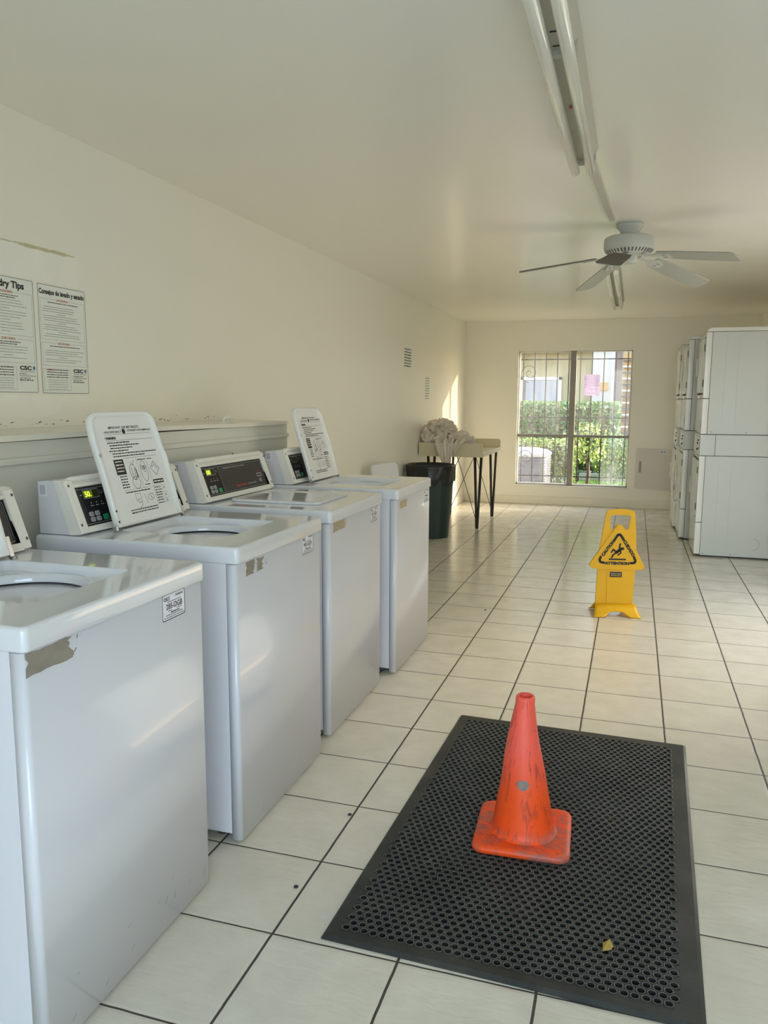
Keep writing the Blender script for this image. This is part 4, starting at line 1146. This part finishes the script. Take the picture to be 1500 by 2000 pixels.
def note(nm, label, y0, y1, z0, z1, mats, rows, seed, curled=False):
    t_ = thing(nm, label, 'notice', (XL, 0, 0)); rg_ = random.Random(seed)
    b = MB(); b.box(.0004, .0016, y0, y1, z0, z1); b.build('sheet', mats[0], t_)
    b = MB(); H = z1-z0
    for k in range(rows):
        v = z1-H*(k+.6)/(rows+.2); words(b, y0+.012, y1-.012-rg_.uniform(0, .03), v, H/(rows+.2)*.45, wf, .002, 0, rg_)
    b.build('handwriting', mats[1], t_)
note('wall_notice', 'small cream notice with heavy black lettering on left wall', 5.83, 6.11, 1.675, 1.87, ('paper', 'black'), 7, 31)
MT['panel_green'] = simple('grey_green_ink', (0.30, 0.38, 0.34), 0.6)
note('wall_notice', 'small pale notice with grey-green lines nearer the sunlit corner', 6.66, 6.86, 1.36, 1.61, ('paper', 'panel_green'), 9, 32)

# pink hand written note taped to the window
t_ = thing('handwritten_note', 'pink handwritten sheet taped on the right window pane', 'note', (0, YB+.050, 0))
nf = lambda u, v, n: (u, -n, v)
b = MB(); b.prism([(.193, 1.425), (.392, 1.423), (.389, 1.692), (.195, 1.688)], 0, .001, nf); b.build('sheet', 'pink', t_)
b = MB(); rg_ = random.Random(8)
for k in range(8):
    z = 1.672-.020*k; u = .202
    e = (.378, .380, .372, .381, .377, .340, .382, .28)[k]
    while u < e:
        L = rg_.uniform(.012, .03); pts = [(u+L*i/5, z+rg_.uniform(-.0045, .0045)) for i in range(6)]
        stroke(b, pts, .0028, nf, .0014, 0, False); u += L+.006
for z, a, e in ((1.508, .25, .35), (1.487, .28, .30), (1.455, .225, .31)):
    u = a
    while u < e:
        pts = [(u+.02*i/5, z+rg_.uniform(-.005, .005)) for i in range(6)]; stroke(b, pts, .0026, nf, .0014, 0, False); u += .028
b.build('handwriting', 'brick_red', t_)

# access panel on the back wall
t_ = thing('access_panel', 'flat grey access panel low on back wall beside the dryers', 'wall panel', (0, YB, 0))
b = MB(); b.prism([(.862, .262), (.87, .768), (.88, .772), (1.315, .760), (1.315, .240)], .0, .014, nf); ap = b.build('panel', 'panel', t_, bevel=.002)
part('latch', 'alu', ap, [(.915, .940, -.024, -.014, .46, .60)], .002)
pl_ = part('cover_plate', 'plastic', ap, [(1.155, 1.235, -.018, -.014, .695, .755)], .002)
explode(part('socket', 'grey_ink', pl_, [(1.168, 1.188, -.0185, -.018, .718, .734), (1.200, 1.220, -.0185, -.018, .718, .734)]))

# ------------------------------------------------------------------ ceiling lights, conduit and fan
def fixture(label, y0, y1, xa, xb, seam=None):
    t_ = thing('ceiling_light', label, 'ceiling light', ((xa+xb)/2, (y0+y1)/2, ZC), 0, 'twin tube ceiling lights')
    L = (y1-y0)/2; d = (xb-xa)/2
    b = MB(); b.prism([(-d-.012, 0), (-d-.004, -.048), (d+.006, -.050), (d+.030, 0)], -L+.02, L-.03, lambda u, v, n: (u, n, v)); ch = b.build('channel', 'fixture', t_, bevel=.003)
    for s_ in (-1, 1):
        b = MB(); b.tube([(s_*d, -L+.004, -.080), (s_*d, -L+.012, -.080), (s_*d, L-.012, -.080), (s_*d, L-.004, -.080)], [.015, .0192, .0192, .015], 18)
        b.build('fluorescent_tube', 'tube', t_)
    for yy in (-L+.03, L-.06)+((seam-(y0+y1)/2,) if seam else ()):
        b = MB(); b.box(-d-.012, d+.020, yy, yy+.022, -.066, -.002); b.build('lamp_holder', 'fixture', t_, bevel=.002)
    if seam:
        b = MB(); ys = seam-(y0+y1)/2
        b.box(-d+.018, d-.018, ys-.12, ys-.116, -.0515, -.049); b.box(-d+.018, d-.018, ys-.03, ys-.026, -.0515, -.049); b.build('seam', 'dark', ch)
        b = MB(); disc(b, 0, ys+.45, .007, lambda u, v, n: (u, v, n), -.0512, 0, 10, .016); b.build('rust_spot', 'brick_red', ch)
    return t_
fixture('long twin tube light on the ceiling near the camera', -.62, 1.845, .543, .606, .72)
fixture('far twin tube light on the ceiling beyond the fan', 4.55, 6.95, .583, .646)
b = MB(); b.box(-.016, .016, 0, 1.27, -.022, 0); o_ = b.build('conduit', 'fixture', loc=(.590, 1.83, ZC), bevel=.002)
o_.rotation_euler = (0, 0, R(-3.0)); tag(o_, 'thin white cable raceway on ceiling from near light to fan', 'cable raceway')

FC = Vector((.750, 3.31, 0))
t_ = thing('ceiling_fan', 'white five-blade ceiling fan hanging from the ceiling', 'ceiling fan', (FC.x, FC.y, ZC))
b = MB(); b.lathe([(.078, 0), (.080, -.010), (.074, -.022), (.055, -.040), (.052, -.062), (.062, -.075)], (0, 0, 0), 40, 0, True); b.build('canopy', 'fan', t_)
b = MB(); b.lathe([(.05, -.066), (.125, -.072), (.140, -.080), (.144, -.092), (.144, -.138), (.138, -.150), (.118, -.168), (.085, -.176), (.0, -.176)], (0, 0, 0), 56); mo_ = b.build('motor_housing', 'fan', t_)
b = MB()
for k in range(40):
    a = 2*pi*k/40; e = Vector((cos(a), sin(a), 0)); s_ = Vector((-sin(a), cos(a), 0))
    p0 = e*.1375+Vector((0, 0, -.1525)); p1 = e*.118+Vector((0, 0, -.1695))
    b.add([p0+s_*.0035, p0-s_*.0035, p1-s_*.0028, p1+s_*.0028], [(0, 1, 2, 3)])
b.build('vent_slot', 'dark', mo_)
b = MB(); b.lathe([(.050, -.176), (.052, -.205), (.045, -.222), (.0, -.224)], (0, 0, 0), 32); b.build('switch_housing', 'fan', t_)
for k in range(5):
    a = R(-175+4.2+72*k); e = Vector((cos(a), sin(a), 0)); tg = Vector((-sin(a), cos(a), 0))
    dr_ = (-.15, -.28, -.15, -.23, -.21)[k]
    def bf(r, s_, n, e=e, tg=tg, k=k):
        z = -.188+dr_*(r-.15)-s_*sin(R(12))
        p_ = e*r+tg*s_*cos(R(12))+Vector((0, 0, z+n)); return tuple(p_)
    outl = [(.185, -.040), (.20, -.052), (.30, -.060), (.60, -.068)]+[(.60+.030*sin(R(q)), -.068+.030*(1-cos(R(q)))) for q in (30, 60, 90)]
    outl += [(.632, .030)]+[(.632-.03*(1-cos(R(q))), .030+.036*sin(R(q))) for q in (40, 90)]+[(.30, .060), (.20, .052), (.185, .040)]
    b = MB(); b.prism(outl, -.003, .0015, bf); b.prism(outl, .0015, .003, bf, 1); bl = b.build('fan_blade', ['blade', 'blade_top'], t_)
    b = MB(); b.prism([(.085, -.018), (.15, -.014), (.19, -.040), (.25, -.034), (.262, 0), (.25, .034), (.19, .040), (.15, .014), (.085, .018)], -.009, -.003, bf, 0,
                     [[(.205, -.022), (.205, -.008), (.232, -.008), (.232, -.022)], [(.205, .008), (.205, .022), (.232, .022), (.232, .008)]]); b.build('blade_bracket', 'fan', bl)

# small dry leaf and a few crumbs
b = MB(); b.add([(-.012, -.020, .001), (.008, -.016, .006), (.014, .004, .002), (.004, .022, .008), (-.012, .008, .003), (-.004, 0, .009)], [(0, 1, 5), (1, 2, 5), (2, 3, 5), (3, 4, 5), (4, 0, 5)])
o_ = b.build('dry_leaf', 'leaf_dead', loc=(.823, .195, .013)); tag(o_, 'small curled yellow leaf on the black mat', 'leaf')
for i, (x, y, lab) in enumerate(((-.021, .197, 'dark crumb on tile between second washer and mat, nearest the mat corner'), (-.010, .609, 'dark speck on the long grout line left of the mat'), (-.043, 3.288, 'dark debris bit on the tiles beyond the farthest washer'))):
    b = MB(); b.lathe([(.0, 0), (.006, .001), (.007, .003), (.003, .006), (0, .006)], (0, 0, 0), 8); o_ = b.build('debris_bit', 'dark', loc=(x, y, .0)); tag(o_, lab, 'debris')
